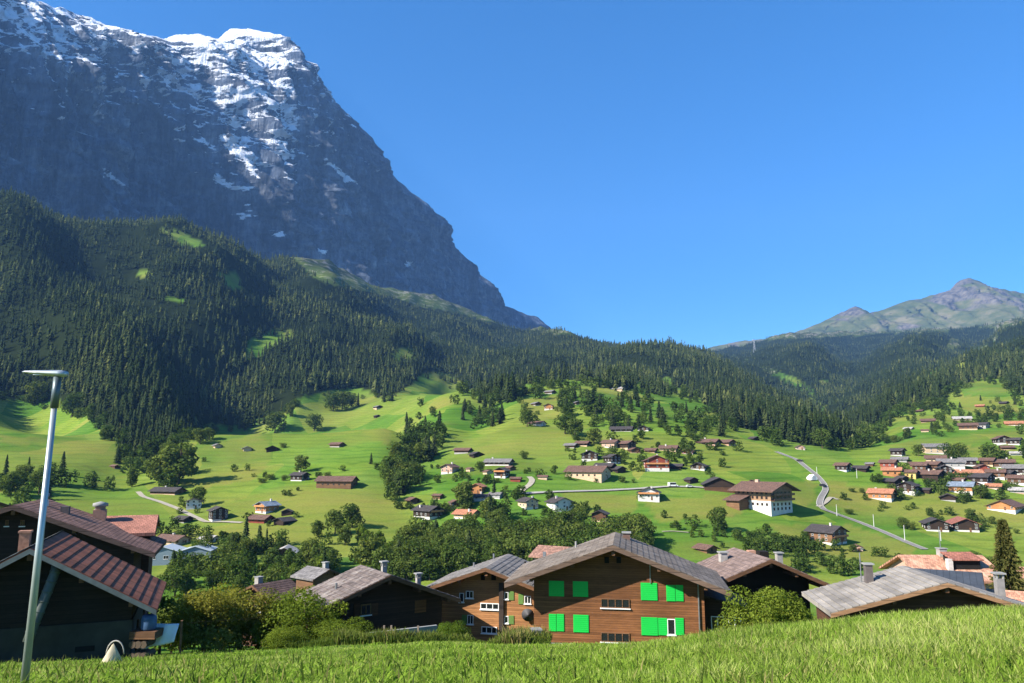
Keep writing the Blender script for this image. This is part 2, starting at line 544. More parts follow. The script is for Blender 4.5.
# ------------------------------------------------------------------ land cover, drawn as map outlines
FOREST_A = [(-600, 60), (-300, 120), (0, 170), (100, 205), (150, 215), (210, 225), (262, 243), (300, 262), (318, 281), (350, 288), (385, 294), (420, 306), (470, 315), (500, 324), (560, 333), (600, 336), (700, 342), (760, 366), (800, 390), (830, 413), (852, 436), (846, 447),
            (820, 446), (790, 440), (770, 431), (742, 428), (715, 414), (700, 398), (680, 388), (655, 392), (640, 382), (620, 392), (590, 380), (560, 379), (548, 386), (525, 384), (505, 402), (480, 396), (462, 382), (440, 371),
            (425, 374), (410, 386), (385, 398), (362, 388), (345, 387), (325, 391), (298, 399), (285, 411), (245, 426), (215, 425), (190, 432), (168, 442), (140, 466), (122, 446), (104, 424), (74, 406), (40, 399), (-300, 398), (-600, 380)]
CLEAR_A = [[(246, 357), (250, 340), (268, 332), (290, 330), (296, 338), (270, 348), (262, 358)], [(136, 270), (152, 272), (154, 278), (140, 277)], [(163, 294), (186, 300), (186, 305), (166, 300)],
           [(160, 228), (178, 231), (204, 244), (200, 248), (182, 246)], [(393, 354), (402, 347), (420, 350), (414, 360), (398, 362)], [(695, 399), (712, 408), (706, 414), (694, 408)],
           [(426, 338), (436, 331), (440, 340)], [(96, 214), (112, 209), (124, 216), (112, 222)], [(218, 272), (238, 275), (243, 290), (228, 288)], [(655, 381), (668, 376), (676, 384), (660, 389)]]
FOREST_B = [(720, 350), (742, 341), (770, 339), (800, 338), (850, 335), (905, 332), (940, 331), (955, 328), (978, 326), (1000, 328), (1024, 321), (1400, 300), (1400, 380), (1024, 396), (1008, 388), (1000, 378), (985, 377), (969, 382), (949, 388), (944, 405), (921, 406),
            (903, 402), (890, 415), (866, 430), (850, 444), (838, 420), (800, 380)]
CLEAR_B = [[(945, 341), (958, 339), (957, 345), (948, 346)], [(968, 349), (986, 346), (988, 351), (973, 354)], [(956, 362), (964, 361), (967, 372), (958, 370)], [(930, 369), (940, 368), (939, 375), (932, 374)],
           [(820, 381), (829, 380), (828, 385)], [(900, 341), (912, 340), (911, 344)], [(990, 335), (999, 333), (997, 340)]]
ALP = [(290, 252), (300, 240), (345, 240), (400, 265), (440, 280), (520, 316), (560, 332), (600, 338), (560, 335), (500, 321), (450, 305), (410, 293), (370, 281), (335, 273), (308, 262)]
MOWN = [[(200, 447), (260, 432), (274, 452), (256, 480), (205, 488), (160, 482), (180, 462)], [(56, 440), (120, 446), (125, 465), (60, 462)], [(0, 436), (50, 438), (45, 446), (0, 444)], [(-300, 472), (22, 474), (24, 492), (-300, 494)],
        [(362, 432), (388, 428), (392, 444), (360, 440)], [(430, 400), (452, 396), (455, 404), (430, 412)], [(560, 492), (640, 494), (635, 512), (570, 515)], [(640, 498), (735, 496), (745, 515), (660, 522)],
        [(825, 482), (1024, 500), (1200, 505), (1200, 522), (1024, 522), (860, 515), (826, 505)], [(770, 525), (850, 525), (920, 548), (900, 565), (800, 552)], [(700, 415), (720, 408), (735, 424), (715, 420)],
        [(960, 395), (1010, 400), (1024, 412), (985, 416), (960, 408)], [(776, 482), (815, 480), (818, 500), (800, 508)], [(930, 442), (1000, 448), (1024, 452), (980, 455)], [(520, 400), (560, 396), (560, 420), (530, 420)]]


def cover(px, py, polys):
    r = np.zeros(np.shape(px), bool)
    for p in polys: r |= in_poly(px, py, p)
    return r


def is_forest(px, py):
    return (in_poly(px, py, FOREST_A) & ~cover(px, py, CLEAR_A)) | (in_poly(px, py, FOREST_B) & ~cover(px, py, CLEAR_B))


# ------------------------------------------------------------------ terrain sheet
ry = np.concatenate([np.linspace(-60, 8, 18)[:-1], np.exp(np.linspace(math.log(8), math.log(8600), 470))])
tl = np.linspace(-1, 1, 440)
Yg = np.repeat(ry[:, None], len(tl), 1)
Xg = tl[None, :] * (25 + 1.15 * np.maximum(Yg, 0))
Zg = H(Xg, Yg)
vg = np.stack([Xg, Yg, Zg], -1).reshape(-1, 3)
nr, nc = Yg.shape
ii = (np.arange(nr - 1)[:, None] * nc + np.arange(nc - 1)[None, :]).ravel()
fg = np.stack([ii, ii + 1, ii + nc + 1, ii + nc], 1)
gpx, gpy = project(vg[:, 0], np.maximum(vg[:, 1], 6), vg[:, 2])
jx = 5 * fbm(vg[:, 0] / 12, vg[:, 1] / 12, 0, 2, 3) * np.clip(vg[:, 1] / 3000, 0.1, 0.6); jy = 0.5 * jx
okd = vg[:, 1] > 300
a_mown = (cover(gpx + jx, gpy + jy, MOWN) & okd).astype(float) * np.clip(0.55 + 0.3 * fbm(vg[:, 0] / 40, vg[:, 1] / 40, 0, 3, 61), 0, 0.9)
a_mown = np.maximum(a_mown, okd * np.clip(0.55 * fbm(vg[:, 0] / 110, vg[:, 1] / 60, 0, 3, 64), 0, 0.7))
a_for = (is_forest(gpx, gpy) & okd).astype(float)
a_hi = np.clip((vg[:, 1] - 1900) / 500, 0, 0.75) * (gpx < 640) * (gpy < 345)
a_alp = ((in_poly(gpx + jx, gpy + jy, ALP) | ((vg[:, 1] > 2600) & (gpx > 640) & ~is_forest(gpx, gpy))) & (vg[:, 1] > 1500)).astype(float)
a_alp = np.maximum(a_alp, a_hi * (1 - a_for))

m, nt, bs = new_mat('alpine ground')
geo = N(nt, 'ShaderNodeNewGeometry'); pos = geo.outputs['Position']
n1 = noise(nt, pos, 0.012, 5, 0.6); n2 = noise(nt, mapping(nt, pos, (0.03, 0.16, 0.1)), 1.0, 5, 0.65); n3 = noise(nt, pos, 0.9, 6, 0.7)
green = ramp(nt, n1, [(0.3, (0.078, 0.152, 0.022)), (0.5, (0.112, 0.195, 0.030)), (0.7, (0.158, 0.218, 0.046))])
green = mixc(nt, ramp(nt, n2, [(0.42, (0, 0, 0)), (0.7, (0.55,) * 3)]), green, (0.075, 0.115, 0.018))
mow = ramp(nt, n2, [(0.3, (0.15, 0.165, 0.03)), (0.7, (0.21, 0.185, 0.05))])
vo = N(nt, 'ShaderNodeTexVoronoi'); vo.inputs['Scale'].default_value = 1.0; vo.inputs['Randomness'].default_value = 0.9
wp = N(nt, 'ShaderNodeMix', data_type='VECTOR'); wp.inputs[0].default_value = 0.12
nz_ = N(nt, 'ShaderNodeTexNoise'); nz_.inputs['Scale'].default_value = 0.02; nt.links.new(pos, nz_.inputs['Vector'])
fm_ = mapping(nt, pos, (0.018, 0.011, 0.0), (0, 0, 0.35)); nt.links.new(fm_, wp.inputs[4]); nt.links.new(nz_.outputs['Color'], wp.inputs[5]); nt.links.new(wp.outputs[1], vo.inputs['Vector'])
sv = N(nt, 'ShaderNodeSeparateColor'); nt.links.new(vo.outputs['Color'], sv.inputs[0])
field = ramp(nt, sv.outputs[0], [(0.0, (0.60, 0.80, 0.68)), (0.35, (0.95, 1.0, 0.95)), (0.6, (1.08, 1.04, 0.9)), (0.85, (1.55, 1.12, 1.3)), (1.0, (1.3, 1.16, 1.0))])
green = mixc(nt, 1.0, green, field, 'MULTIPLY')
wv = N(nt, 'ShaderNodeTexWave', wave_type='BANDS', bands_direction='Z'); wv.inputs['Scale'].default_value = 0.11; wv.inputs['Distortion'].default_value = 7.0; wv.inputs['Detail'].default_value = 3.0; wv.inputs['Detail Scale'].default_value = 0.25
nt.links.new(pos, wv.inputs['Vector'])
green = mixc(nt, 1.0, green, ramp(nt, wv.outputs['Fac'], [(0.0, (0.74, 0.82, 0.8)), (0.2, (1, 1, 1)), (1.0, (1.06, 1.03, 1.0))]), 'MULTIPLY')
c = mixc(nt, attr(nt, 'mown'), green, mow)
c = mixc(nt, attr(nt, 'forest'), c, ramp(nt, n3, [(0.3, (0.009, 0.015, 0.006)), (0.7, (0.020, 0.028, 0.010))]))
n4 = noise(nt, mapping(nt, pos, (0.03, 0.014, 0.05)), 1.0, 8, 0.72)
alp = ramp(nt, n4, [(0.40, (0.035, 0.052, 0.018)), (0.52, (0.075, 0.088, 0.036)), (0.58, (0.22, 0.205, 0.17))])
c = mixc(nt, attr(nt, 'alp'), c, alp)
c = mixc(nt, 1.0, c, ramp(nt, n3, [(0.25, (0.72,) * 3), (0.75, (1.2,) * 3)]), 'MULTIPLY')
nt.links.new(c, bs.inputs['Base Color']); bs.inputs['Roughness'].default_value = 1.0; bs.inputs['Specular IOR Level'].default_value = 0.0
bump(nt, bs, n3, 0.5, 0.4)
GROUND = m
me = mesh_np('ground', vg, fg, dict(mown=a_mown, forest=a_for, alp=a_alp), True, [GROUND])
tag(link('ground', me), 'green alpine meadows and forest floor rising from the near slope to the far ridges', 'ground', kind='structure')

# ------------------------------------------------------------------ snow capped mountain wall
SIL = [(-420, -235), (-250, -150), (-100, -75), (0, -22), (36, 0), (62, 9), (92, 17), (110, 27), (120, 32), (135, 32), (163, 39), (185, 33), (200, 35), (218, 38), (230, 30), (240, 29), (262, 31), (275, 37), (283, 45), (300, 60), (320, 83), (332, 98), (340, 106), (355, 121),
       (373, 139), (382, 163), (397, 179), (415, 195), (429, 204), (436, 214), (438, 228), (454, 247), (464, 258), (469, 270), (478, 273), (492, 286), (497, 294), (498, 303), (513, 309), (538, 318), (551, 329), (566, 342)]
SD = [(-420, 2500), (-250, 2900), (-100, 3400), (0, 3800), (120, 4400), (185, 4750), (250, 5100), (300, 5500), (350, 6100), (400, 6800), (450, 7500), (500, 8300), (566, 9300)]
SILA = np.array(SIL, float)
# even steps along the outline
seg = np.r_[0, np.cumsum(np.hypot(np.diff(SILA[:, 0]), np.diff(SILA[:, 1])))]
NU = 640
su = np.linspace(0, seg[-1], NU)
ux = np.interp(su, seg, SILA[:, 0]); uy = np.interp(su, seg, SILA[:, 1])
uy = uy + np.where(ux < 290, 1.6, 0.8) * fbm(su / 9.0, su * 0, 0.0, 3, 3)
ud = np.interp(ux, [p[0] for p in SD], [p[1] for p in SD])
bb = (341.5 - uy) / F; dd = CP - bb * SP
RX = (ux - 512) / F * ud / dd; RYY = ud; RZ = (SP + bb * CP) / dd * ud
NB, NV = 14, 300
nh = np.array([0.905, -0.425])
vs = np.concatenate([np.linspace(-1, 0, NB, endpoint=False), np.linspace(0, 1, NV) ** 1.12])
base = 150.0
drop = RZ - base
# horizontal run as the wall goes down: a gentler snow shoulder at the top, then cliff, then apron
shoulder = np.interp(ux, [-420, 0, 60, 100, 150, 185, 215, 270, 295, 320, 600], [0.75, 0.85, 0.75, 0.35, 0.35, 1.25, 1.5, 1.4, 0.6, 0.3, 0.3])
VV = np.repeat(vs[:, None], NU, 1)
dz = np.where(VV >= 0, VV, 0) * drop[None, :]
top = np.clip(dz / 620.0, 0, 1)
run = shoulder[None, :] * 620 * (top - 0.42 * top ** 2) * 0.75 + np.clip(dz - 360, 0, None) * 0.36 + 900 * np.clip((VV - 0.72) / 0.28, 0, 1) ** 2
Xm = RX[None, :] + nh[0] * run; Ym = RYY[None, :] + nh[1] * run; Zm = RZ[None, :] - dz
back = np.clip(-VV, 0, 1)
Xm -= nh[0] * 1500 * back; Ym -= nh[1] * 1500 * back; Zm -= 1700 * back
along = su[None, :] * 6.0 + 0 * VV
slope_co = Zm
# sloping strata (ledges run down to the right), ribs and gullies
warp = 180 * fbm(along / 700, slope_co / 700, 0.0, 3, 41)
strat = (slope_co + 0.42 * along + warp)
led = lambda s, w: ((s / w) % 1.0)
disp = 125 * ridged((along + 0.35 * slope_co) / 520, slope_co / 1500, 0.0, 5, 51, 0.55)
disp += 60 * fbm(along / 260, slope_co / 420, 0.0, 5, 61, 0.58)
disp += 34 * (1 - led(strat, 170.0)) * (0.6 + 0.6 * vnoise(along / 300, slope_co / 300, 0, 77))
disp += 15 * (1 - led(strat + 60 * vnoise(along / 90, slope_co / 90, 0, 5), 62.0))
disp += 20 * ridged(along / 60, slope_co / 150, 0.0, 4, 71, 0.6) + 34 * ridged(along / 150, slope_co / 700, 0.0, 4, 73, 0.55)
damp = np.clip(dz / 140, 0, 1) * (VV >= 0) * np.interp(ux, [0, 300, 420, 560], [1, 1, 0.75, 0.5])[None, :]
disp = disp * damp
Xm += nh[0] * disp; Ym += nh[1] * disp
Zm += damp * 10 * fbm(along / 40, slope_co / 40, 0.0, 3, 15)
vm = np.stack([Xm, Ym, Zm], -1)
# snow cover: height, ledges and gullies, with old snow patches in hollows
du = np.gradient(vm, axis=1); dv = np.gradient(vm, axis=0)
nn = np.cross(du, dv); nn /= np.linalg.norm(nn, axis=-1, keepdims=True) + 1e-9
nn *= np.sign(nn[..., :1] * nh[0] + nn[..., 1:2] * nh[1] + 0.2 * nn[..., 2:] + 1e-9)
px_, py_ = project(Xm, Ym, Zm)
hsn_ = np.interp(px_, [-300, 0, 60, 130, 180, 215, 285, 310, 400, 500], [-50, 50, 72, 76, 118, 165, 150, 150, 150, 60])     # row down to which fresh snow lies
keep = np.clip((hsn_ - py_) / 60.0, -1.2, 1.0)
keep = np.minimum(keep, np.interp(px_, [0, 50, 80, 160, 180, 290], [0.7, 0.6, 0.25, 0.15, 0.8, 0.8]))
sn = keep * 0.9 + 1.5 * (np.abs(nn[..., 2]) - 0.46) + 0.62 * fbm(along / 45, slope_co / 60, 0, 4, 91, 0.65) + 0.35 * (led(strat, 62.0) - 0.5) - 0.25 + 0.25 * fbm(along / 300 , slope_co / 200, 0, 2, 93)
rightface = np.clip((px_ - 283 - 0.12 * (py_ - 45)) / 10, 0, 1)
sn -= 0.75 * rightface
PATCH = [[(212, 176), (220, 177), (232, 184), (254, 188), (250, 191), (230, 189), (217, 184)], [(243, 204), (250, 208), (261, 218), (255, 216)], [(236, 215), (245, 213), (249, 218), (238, 219)], [(275, 232), (284, 233), (288, 237), (276, 237)],
         [(102, 166), (112, 174), (126, 184), (121, 185), (108, 178)], [(172, 136), (186, 141), (180, 143)], [(276, 172), (286, 176), (297, 184), (288, 180)], [(316, 245), (330, 250), (322, 253)], [(404, 262), (414, 264), (408, 267)], [(320, 150), (330, 160), (352, 182), (344, 180), (328, 166)],
         [(24, 28), (44, 40), (32, 40)], [(340, 168), (352, 176), (360, 185), (350, 182)], [(215, 128), (228, 136), (250, 155), (262, 178), (256, 176), (240, 158), (226, 148)]]
pat = cover(px_ + 2.5 * fbm(along / 50, slope_co / 50, 0, 3, 8), py_ + 2.0 * fbm(along / 40, slope_co / 40, 0, 3, 9), PATCH) & (VV > 0)
sn = np.clip(sn * 2.2 + 0.35, 0, 1)
sn = np.maximum(sn, pat * 1.0)
sn[VV < -0.12] = 0.6
nrm, ncm = Xm.shape
ii = (np.arange(nrm - 1)[:, None] * ncm + np.arange(ncm - 1)[None, :]).ravel()
fm = np.stack([ii, ii + ncm, ii + ncm + 1, ii + 1], 1)
m, nt, bs = new_mat('mountain rock and snow')
geo = N(nt, 'ShaderNodeNewGeometry'); pos = geo.outputs['Position']
r1 = noise(nt, mapping(nt, pos, (0.004, 0.004, 0.010), (0.3, 0.2, 0)), 1.0, 8, 0.68)
r2 = noise(nt, mapping(nt, pos, (0.03, 0.03, 0.012)), 1.0, 6, 0.65)
rib = noise(nt, mapping(nt, pos, (0.022, 0.022, 0.0022)), 1.0, 5, 0.7, 0.6)
rib_shade = noise(nt, mapping(nt, pos, (0.006, 0.006, 0.0009)), 1.0, 5, 0.65, 0.4)
ws = N(nt, 'ShaderNodeTexWave', wave_type='BANDS', bands_direction='Z'); ws.inputs['Scale'].default_value = 0.0030; ws.inputs['Distortion'].default_value = 26.0; ws.inputs['Detail'].default_value = 6.0; ws.inputs['Detail Scale'].default_value = 0.6; ws.inputs['Detail Roughness'].default_value = 0.62
nt.links.new(mapping(nt, pos, (1, 1, 1), (0.0, 0.42, 0.35)), ws.inputs['Vector'])
rock = ramp(nt, r1, [(0.3, (0.038, 0.052, 0.078)), (0.5, (0.080, 0.096, 0.124)), (0.72, (0.185, 0.192, 0.202))])
rock = mixc(nt, 1.0, rock, ramp(nt, r2, [(0.3, (0.65,) * 3), (0.7, (1.25,) * 3)]), 'MULTIPLY')
rock = mixc(nt, 1.0, rock, ramp(nt, rib, [(0.34, (0.50,) * 3), (0.5, (1.0,) * 3), (0.66, (1.5,) * 3)]), 'MULTIPLY')  # here and next: light and shade of the ribs put into the rock colour
rock = mixc(nt, 1.0, rock, ramp(nt, rib_shade, [(0.36, (0.42,) * 3), (0.5, (1.0,) * 3), (0.64, (1.7,) * 3)]), 'MULTIPLY')
rock = mixc(nt, 1.0, rock, ramp(nt, ws.outputs['Fac'], [(0.0, (0.78,) * 3), (0.3, (1.0,) * 3), (1.0, (1.08,) * 3)]), 'MULTIPLY')
sa = attr(nt, 'snow')
ad = N(nt, 'ShaderNodeMath', operation='ADD'); nt.links.new(sa, ad.inputs[0])
sb = N(nt, 'ShaderNodeMath', operation='MULTIPLY_ADD'); nt.links.new(r2, sb.inputs[0]); sb.inputs[1].default_value = 0.9; sb.inputs[2].default_value = -0.45
nt.links.new(sb.outputs[0], ad.inputs[1])
r3 = noise(nt, mapping(nt, pos, (0.06, 0.06, 0.16), (0, 0.42, 0.35)), 1.0, 6, 0.7)
sb2 = N(nt, 'ShaderNodeMath', operation='MULTIPLY_ADD'); nt.links.new(r3, sb2.inputs[0]); sb2.inputs[1].default_value = 2.4; sb2.inputs[2].default_value = -1.28
ad2 = N(nt, 'ShaderNodeMath', operation='ADD'); nt.links.new(ad.outputs[0], ad2.inputs[0]); nt.links.new(sb2.outputs[0], ad2.inputs[1]); ad = ad2
sf = ramp(nt, ad.outputs[0], [(0.38, (0, 0, 0)), (0.62, (1, 1, 1))])
c = mixc(nt, sf, rock, (0.82, 0.84, 0.87))
nt.links.new(c, bs.inputs['Base Color']); bs.inputs['Roughness'].default_value = 0.95; bs.inputs['Specular IOR Level'].default_value = 0.1
hm_ = N(nt, 'ShaderNodeMath', operation='ADD'); nt.links.new(r2, hm_.inputs[0]); nt.links.new(rib, hm_.inputs[1])
bump(nt, bs, hm_.outputs[0], 1.0, 26.0)
me = mesh_np('mountain', vm.reshape(-1, 3), fm, dict(snow=sn.ravel()), True, [m])
tag(link('mountain', me), 'huge grey rock wall with fresh snow on its summit, blue in the shade', 'mountain', kind='structure')

# ------------------------------------------------------------------ the grassy peak on the right
SIL2 = [(640, 372), (690, 352), (716, 346), (741, 341), (766, 339), (785, 335), (804, 329.5), (826, 320), (842, 312), (850, 308.5), (855, 306.5), (861, 307.5), (866, 314), (878, 311), (890, 307), (906, 301), (921, 298.5), (950, 290), (956, 283), (960, 280.5), (969, 278), (978, 280.5), (991, 287), (1024, 293), (1080, 304), (1160, 296), (1300, 270), (1500, 262)]
S2 = np.array(SIL2, float)
NU2, NV2 = 420, 110
ux = np.linspace(S2[0, 0], S2[-1, 0], NU2); uy = np.interp(ux, S2[:, 0], S2[:, 1]) + 0.45 * fbm(ux / 5.0, ux * 0, 0, 3, 5)
bb = (341.5 - uy) / F; dd = CP - bb * SP
D2 = 8200.0
RX = (ux - 512) / F * D2 / dd; RZ = (SP + bb * CP) / dd * D2
vs = np.concatenate([np.linspace(-1, 0, 8, endpoint=False), np.linspace(0, 1, NV2)])
VV = np.repeat(vs[:, None], NU2, 1)
fwd = np.clip(VV, 0, 1)
dz = fwd * (RZ[None, :] - 700)
run = dz * 1.55 + 500 * fwd ** 2
Xm = RX[None, :] * (1 - run / D2 * 0.6); Ym = D2 - run; Zm = RZ[None, :] - dz
Ym = Ym + 1200 * np.clip(-VV, 0, 1); Zm = Zm - 900 * np.clip(-VV, 0, 1)
dm = np.clip(dz / 90, 0, 1)
e = 85 * ridged(Xm / 300, Zm / 900, 0, 5, 19, 0.58) + 55 * fbm(Xm / 110, Zm / 130, 0, 5, 29, 0.6)
Ym = Ym - e * dm; Zm = Zm + 8 * dm * fbm(Xm / 70, Zm / 50, 0, 3, 39)
px_, py_ = project(Xm, Ym, Zm)
peaky = np.clip(1 - np.hypot((px_ - 965) / 62, (py_ - 292) / 24), 0, 1) + np.clip(1 - np.hypot((px_ - 855) / 22, (py_ - 312) / 9), 0, 1) + np.clip(1 - np.hypot((px_ - 905) / 16, (py_ - 327) / 8), 0, 1) + 0.6 * np.clip(1 - np.hypot((px_ - 1020) / 40, (py_ - 296) / 10), 0, 1)
rk = np.clip(peaky * 1.0 + 0.5 * fbm(Xm / 130, Zm / 90, 0, 4, 49), 0, 1)
ii = (np.arange(len(vs) - 1)[:, None] * NU2 + np.arange(NU2 - 1)[None, :]).ravel()
fm = np.stack([ii, ii + NU2, ii + NU2 + 1, ii + 1], 1)
m, nt, bs = new_mat('grassy peak')
geo = N(nt, 'ShaderNodeNewGeometry'); pos = geo.outputs['Position']
g1 = noise(nt, mapping(nt, pos, (0.004, 0.004, 0.008)), 1.0, 7, 0.66); g2 = noise(nt, mapping(nt, pos, (0.02, 0.02, 0.01)), 1.0, 5, 0.65)
grass = ramp(nt, g1, [(0.35, (0.052, 0.072, 0.028)), (0.5, (0.092, 0.105, 0.042)), (0.66, (0.17, 0.155, 0.095))])
rock = ramp(nt, g2, [(0.35, (0.045, 0.045, 0.055)), (0.5, (0.115, 0.105, 0.095)), (0.7, (0.19, 0.17, 0.145))])
c = mixc(nt, ramp(nt, attr(nt, 'rock'), [(0.3, (0, 0, 0)), (0.55, (1, 1, 1))]), grass, rock)
nt.links.new(c, bs.inputs['Base Color']); bs.inputs['Roughness'].default_value = 1; bs.inputs['Specular IOR Level'].default_value = 0
bump(nt, bs, g2, 0.8, 10.0)
me = mesh_np('mountain', np.stack([Xm, Ym, Zm], -1).reshape(-1, 3), fm, dict(rock=rk.ravel()), True, [m])
tag(link('mountain', me), 'distant grassy mountain with a bare grey rocky top and a small side horn', 'mountain', kind='structure')

# ------------------------------------------------------------------ conifer shapes
CONIFER = foliage('spruce needles', (0.026, 0.043, 0.015), 0.42, 0.10, (0.092, 0.112, 0.034))
BARK = plain('bark', (0.09, 0.065, 0.045), 0.95)


def spruce_template(tiers, n, seed, slim=0.2):
    """unit-height spruce made of ragged drooping whorls; returns verts, tris, rnd"""
    r = np.random.default_rng(seed)
    v, f, a = [], [], []
    for t in range(tiers):
        u = t / tiers
        z1 = 1.0 - u * 0.94
        zt = min(1.0, z1 + 0.02)
        zb = max(0.03, z1 - 1.55 / tiers)
        rad = slim * (0.12 + 0.88 * (u + 1 / tiers) ** 0.85)
        b = len(v)
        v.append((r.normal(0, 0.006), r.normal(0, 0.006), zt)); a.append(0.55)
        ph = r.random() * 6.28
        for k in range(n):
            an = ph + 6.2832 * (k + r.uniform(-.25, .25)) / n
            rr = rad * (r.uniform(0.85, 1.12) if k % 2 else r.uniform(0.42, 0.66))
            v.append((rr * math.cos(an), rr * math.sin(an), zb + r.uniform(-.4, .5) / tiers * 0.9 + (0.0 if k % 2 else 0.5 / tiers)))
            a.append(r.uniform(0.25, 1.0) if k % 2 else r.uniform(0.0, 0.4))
        for k in range(n):
            f.append((b, b + 1 + k, b + 1 + (k + 1) % n))
    return np.array(v), np.array(f), np.array(a)


def round_template(tiers, n, seed):
    V, Fc, A = spruce_template(max(4, tiers - 2), n, seed, 0.3)
    V = V.copy()
    k = 0.55 + 0.9 * np.sin(np.clip(V[:, 2], 0, 1) * 2.6)
    V[:, 0] *= k; V[:, 1] *= k
    return V, Fc, np.clip(A + 0.2, 0, 1)


def scatter_mesh(name, tmpl, pos, hgt, wid, rot, tone, mats):
    """one mesh holding a whole far forest"""
    V, Fc, A = tmpl
    out_v, out_f, out_a, off = [], [], [], 0
    ca, sa_ = np.cos(rot), np.sin(rot)
    x = (V[None, :, 0] * ca[:, None] - V[None, :, 1] * sa_[:, None]) * (hgt * wid)[:, None] + pos[:, 0:1]
    y = (V[None, :, 0] * sa_[:, None] + V[None, :, 1] * ca[:, None]) * (hgt * wid)[:, None] + pos[:, 1:2]
    z = V[None, :, 2] * hgt[:, None] + pos[:, 2:3]
    vv = np.stack([x, y, z], -1).reshape(-1, 3)
    ff = (Fc[None, :, :] + (np.arange(len(pos)) * len(V))[:, None, None]).reshape(-1, 3)
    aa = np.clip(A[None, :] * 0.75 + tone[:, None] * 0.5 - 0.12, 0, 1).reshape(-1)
    return vv, ff, aa


# sample the wooded slopes
pts = []
for (y0, y1, s) in ((440, 700, 7.4), (700, 1000, 8.4), (1000, 1500, 10.0), (1500, 2300, 12.0), (2300, 3600, 14.5), (3600, 6300, 19.0)):
    yy = np.arange(y0, y1, s)
    xx = np.arange(-1.15 * y1, 1.15 * y1, s)
    gx, gy = np.meshgrid(xx, yy)
    gx = gx + RNG.uniform(-.48, .48, gx.shape) * s; gy = gy + RNG.uniform(-.48, .48, gy.shape) * s
    gx = gx.ravel(); gy = gy.ravel()
    k = np.abs(gx) < 0.92 * gy + 40
    gx, gy = gx[k], gy[k]
    gz = H(gx, gy)
    px, py = project(gx, gy, gz)
    k = is_forest(px + 9 * fbm(gx / 45, gy / 45, 0, 2, 4), py + 5 * fbm(gx / 45, gy / 45, 0, 2, 6)) & (px > -330) & (px < 1350)
    # alpine edge thins out
    thin = in_poly(px, py, [(95, 200), (262, 232), (340, 282), (440, 306), (560, 331), (700, 340), (700, 350), (560, 342), (420, 318), (300, 290), (200, 250), (120, 232)])
    k &= ~(thin & (RNG.random(len(px)) < 0.45))
    k &= ~(in_poly(px, py, ALP) & (RNG.random(len(px)) < 0.5))
    k &= RNG.random(len(px)) < np.clip(0.95 + 0.7 * fbm(gx / 42, gy / 42, 0, 2, 88), 0.55, 1)
    pts.append(np.stack([gx[k], gy[k], gz[k], px[k], py[k]], 1))
pts = np.concatenate(pts)
th = (20 + 7 * vnoise(pts[:, 0] / 60, pts[:, 1] / 60, 0, 12)) * RNG.uniform(0.5, 1.25, len(pts))
th *= np.interp(pts[:, 1], [400, 900, 2200, 3500], [0.92, 1.0, 0.9, 0.8])
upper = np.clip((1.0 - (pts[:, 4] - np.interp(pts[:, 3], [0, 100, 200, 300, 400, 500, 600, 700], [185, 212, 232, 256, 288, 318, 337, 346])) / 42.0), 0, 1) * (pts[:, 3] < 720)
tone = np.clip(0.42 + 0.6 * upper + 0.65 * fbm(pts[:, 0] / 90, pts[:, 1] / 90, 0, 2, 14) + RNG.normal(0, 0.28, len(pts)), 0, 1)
size_px = th * F / pts[:, 1]
# hidden from the camera: behind the ground in front of it (kept coarse)
vis_in = (pts[:, 3] > 3) & (pts[:, 3] < 1021)
front = np.zeros(len(pts), bool)
# the outermost (nearest) spruces of the woods, the ones that show largest: own objects
order = np.argsort(-np.where(vis_in & (pts[:, 1] < 1000), size_px + RNG.uniform(0, 6, len(pts)), 0))
front[order[:265]] = True
VARS = [spruce_template(15, 14, 100 + i, s) for i, s in enumerate((0.2, 0.17, 0.225, 0.19))]
spr_me = []
for i, (V, Fc, A) in enumerate(VARS):
    trunk = MB().tube([(0, 0, -0.06), (0, 0, 0.5)], [0.014, 0.006], 5)
    tv = np.array(trunk.v); tf = np.array([q for q in trunk.f if len(q) == 4])
    tf = np.concatenate([tf[:, [0, 1, 2]], tf[:, [0, 2, 3]]])
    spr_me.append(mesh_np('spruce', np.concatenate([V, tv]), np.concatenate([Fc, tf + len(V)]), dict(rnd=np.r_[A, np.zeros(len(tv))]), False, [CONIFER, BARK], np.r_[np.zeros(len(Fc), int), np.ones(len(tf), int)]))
FRONT_TREES = []
for i in np.nonzero(front)[0]:
    FRONT_TREES.append((pts[i], th[i]))
rest = ~front
vv, ff, aa, off = [], [], [], 0
for y0, y1, tiers, n, nvar in ((0, 900, 8, 8, 4), (900, 1700, 6, 8, 4), (1700, 9999, 4, 6, 3)):
    k0 = rest & (pts[:, 1] >= y0) & (pts[:, 1] < y1)
    ids = np.nonzero(k0)[0]
    for q in range(nvar + 1):
        # one tree in seven is a rounder, paler crown (larch or beech)
        odd = (ids * 7919 % 100) < 9
        sel = ids[odd] if q == nvar else ids[~odd][q::nvar]
        if not len(sel): continue
        T = spruce_template(tiers, n, 300 + q + tiers * 10, (0.215, 0.185, 0.25, 0.22)[q]) if q < nvar else round_template(tiers, n, 300 + tiers)
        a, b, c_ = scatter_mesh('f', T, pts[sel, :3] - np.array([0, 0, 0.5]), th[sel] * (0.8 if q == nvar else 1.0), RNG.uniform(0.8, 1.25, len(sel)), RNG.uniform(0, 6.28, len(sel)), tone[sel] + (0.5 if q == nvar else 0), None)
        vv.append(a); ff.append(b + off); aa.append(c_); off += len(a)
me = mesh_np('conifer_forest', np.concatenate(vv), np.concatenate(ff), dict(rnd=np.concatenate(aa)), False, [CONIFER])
tag(link('conifer_forest', me), 'dense dark spruce forest covering the mountain slopes and far ridges', 'forest', kind='stuff')
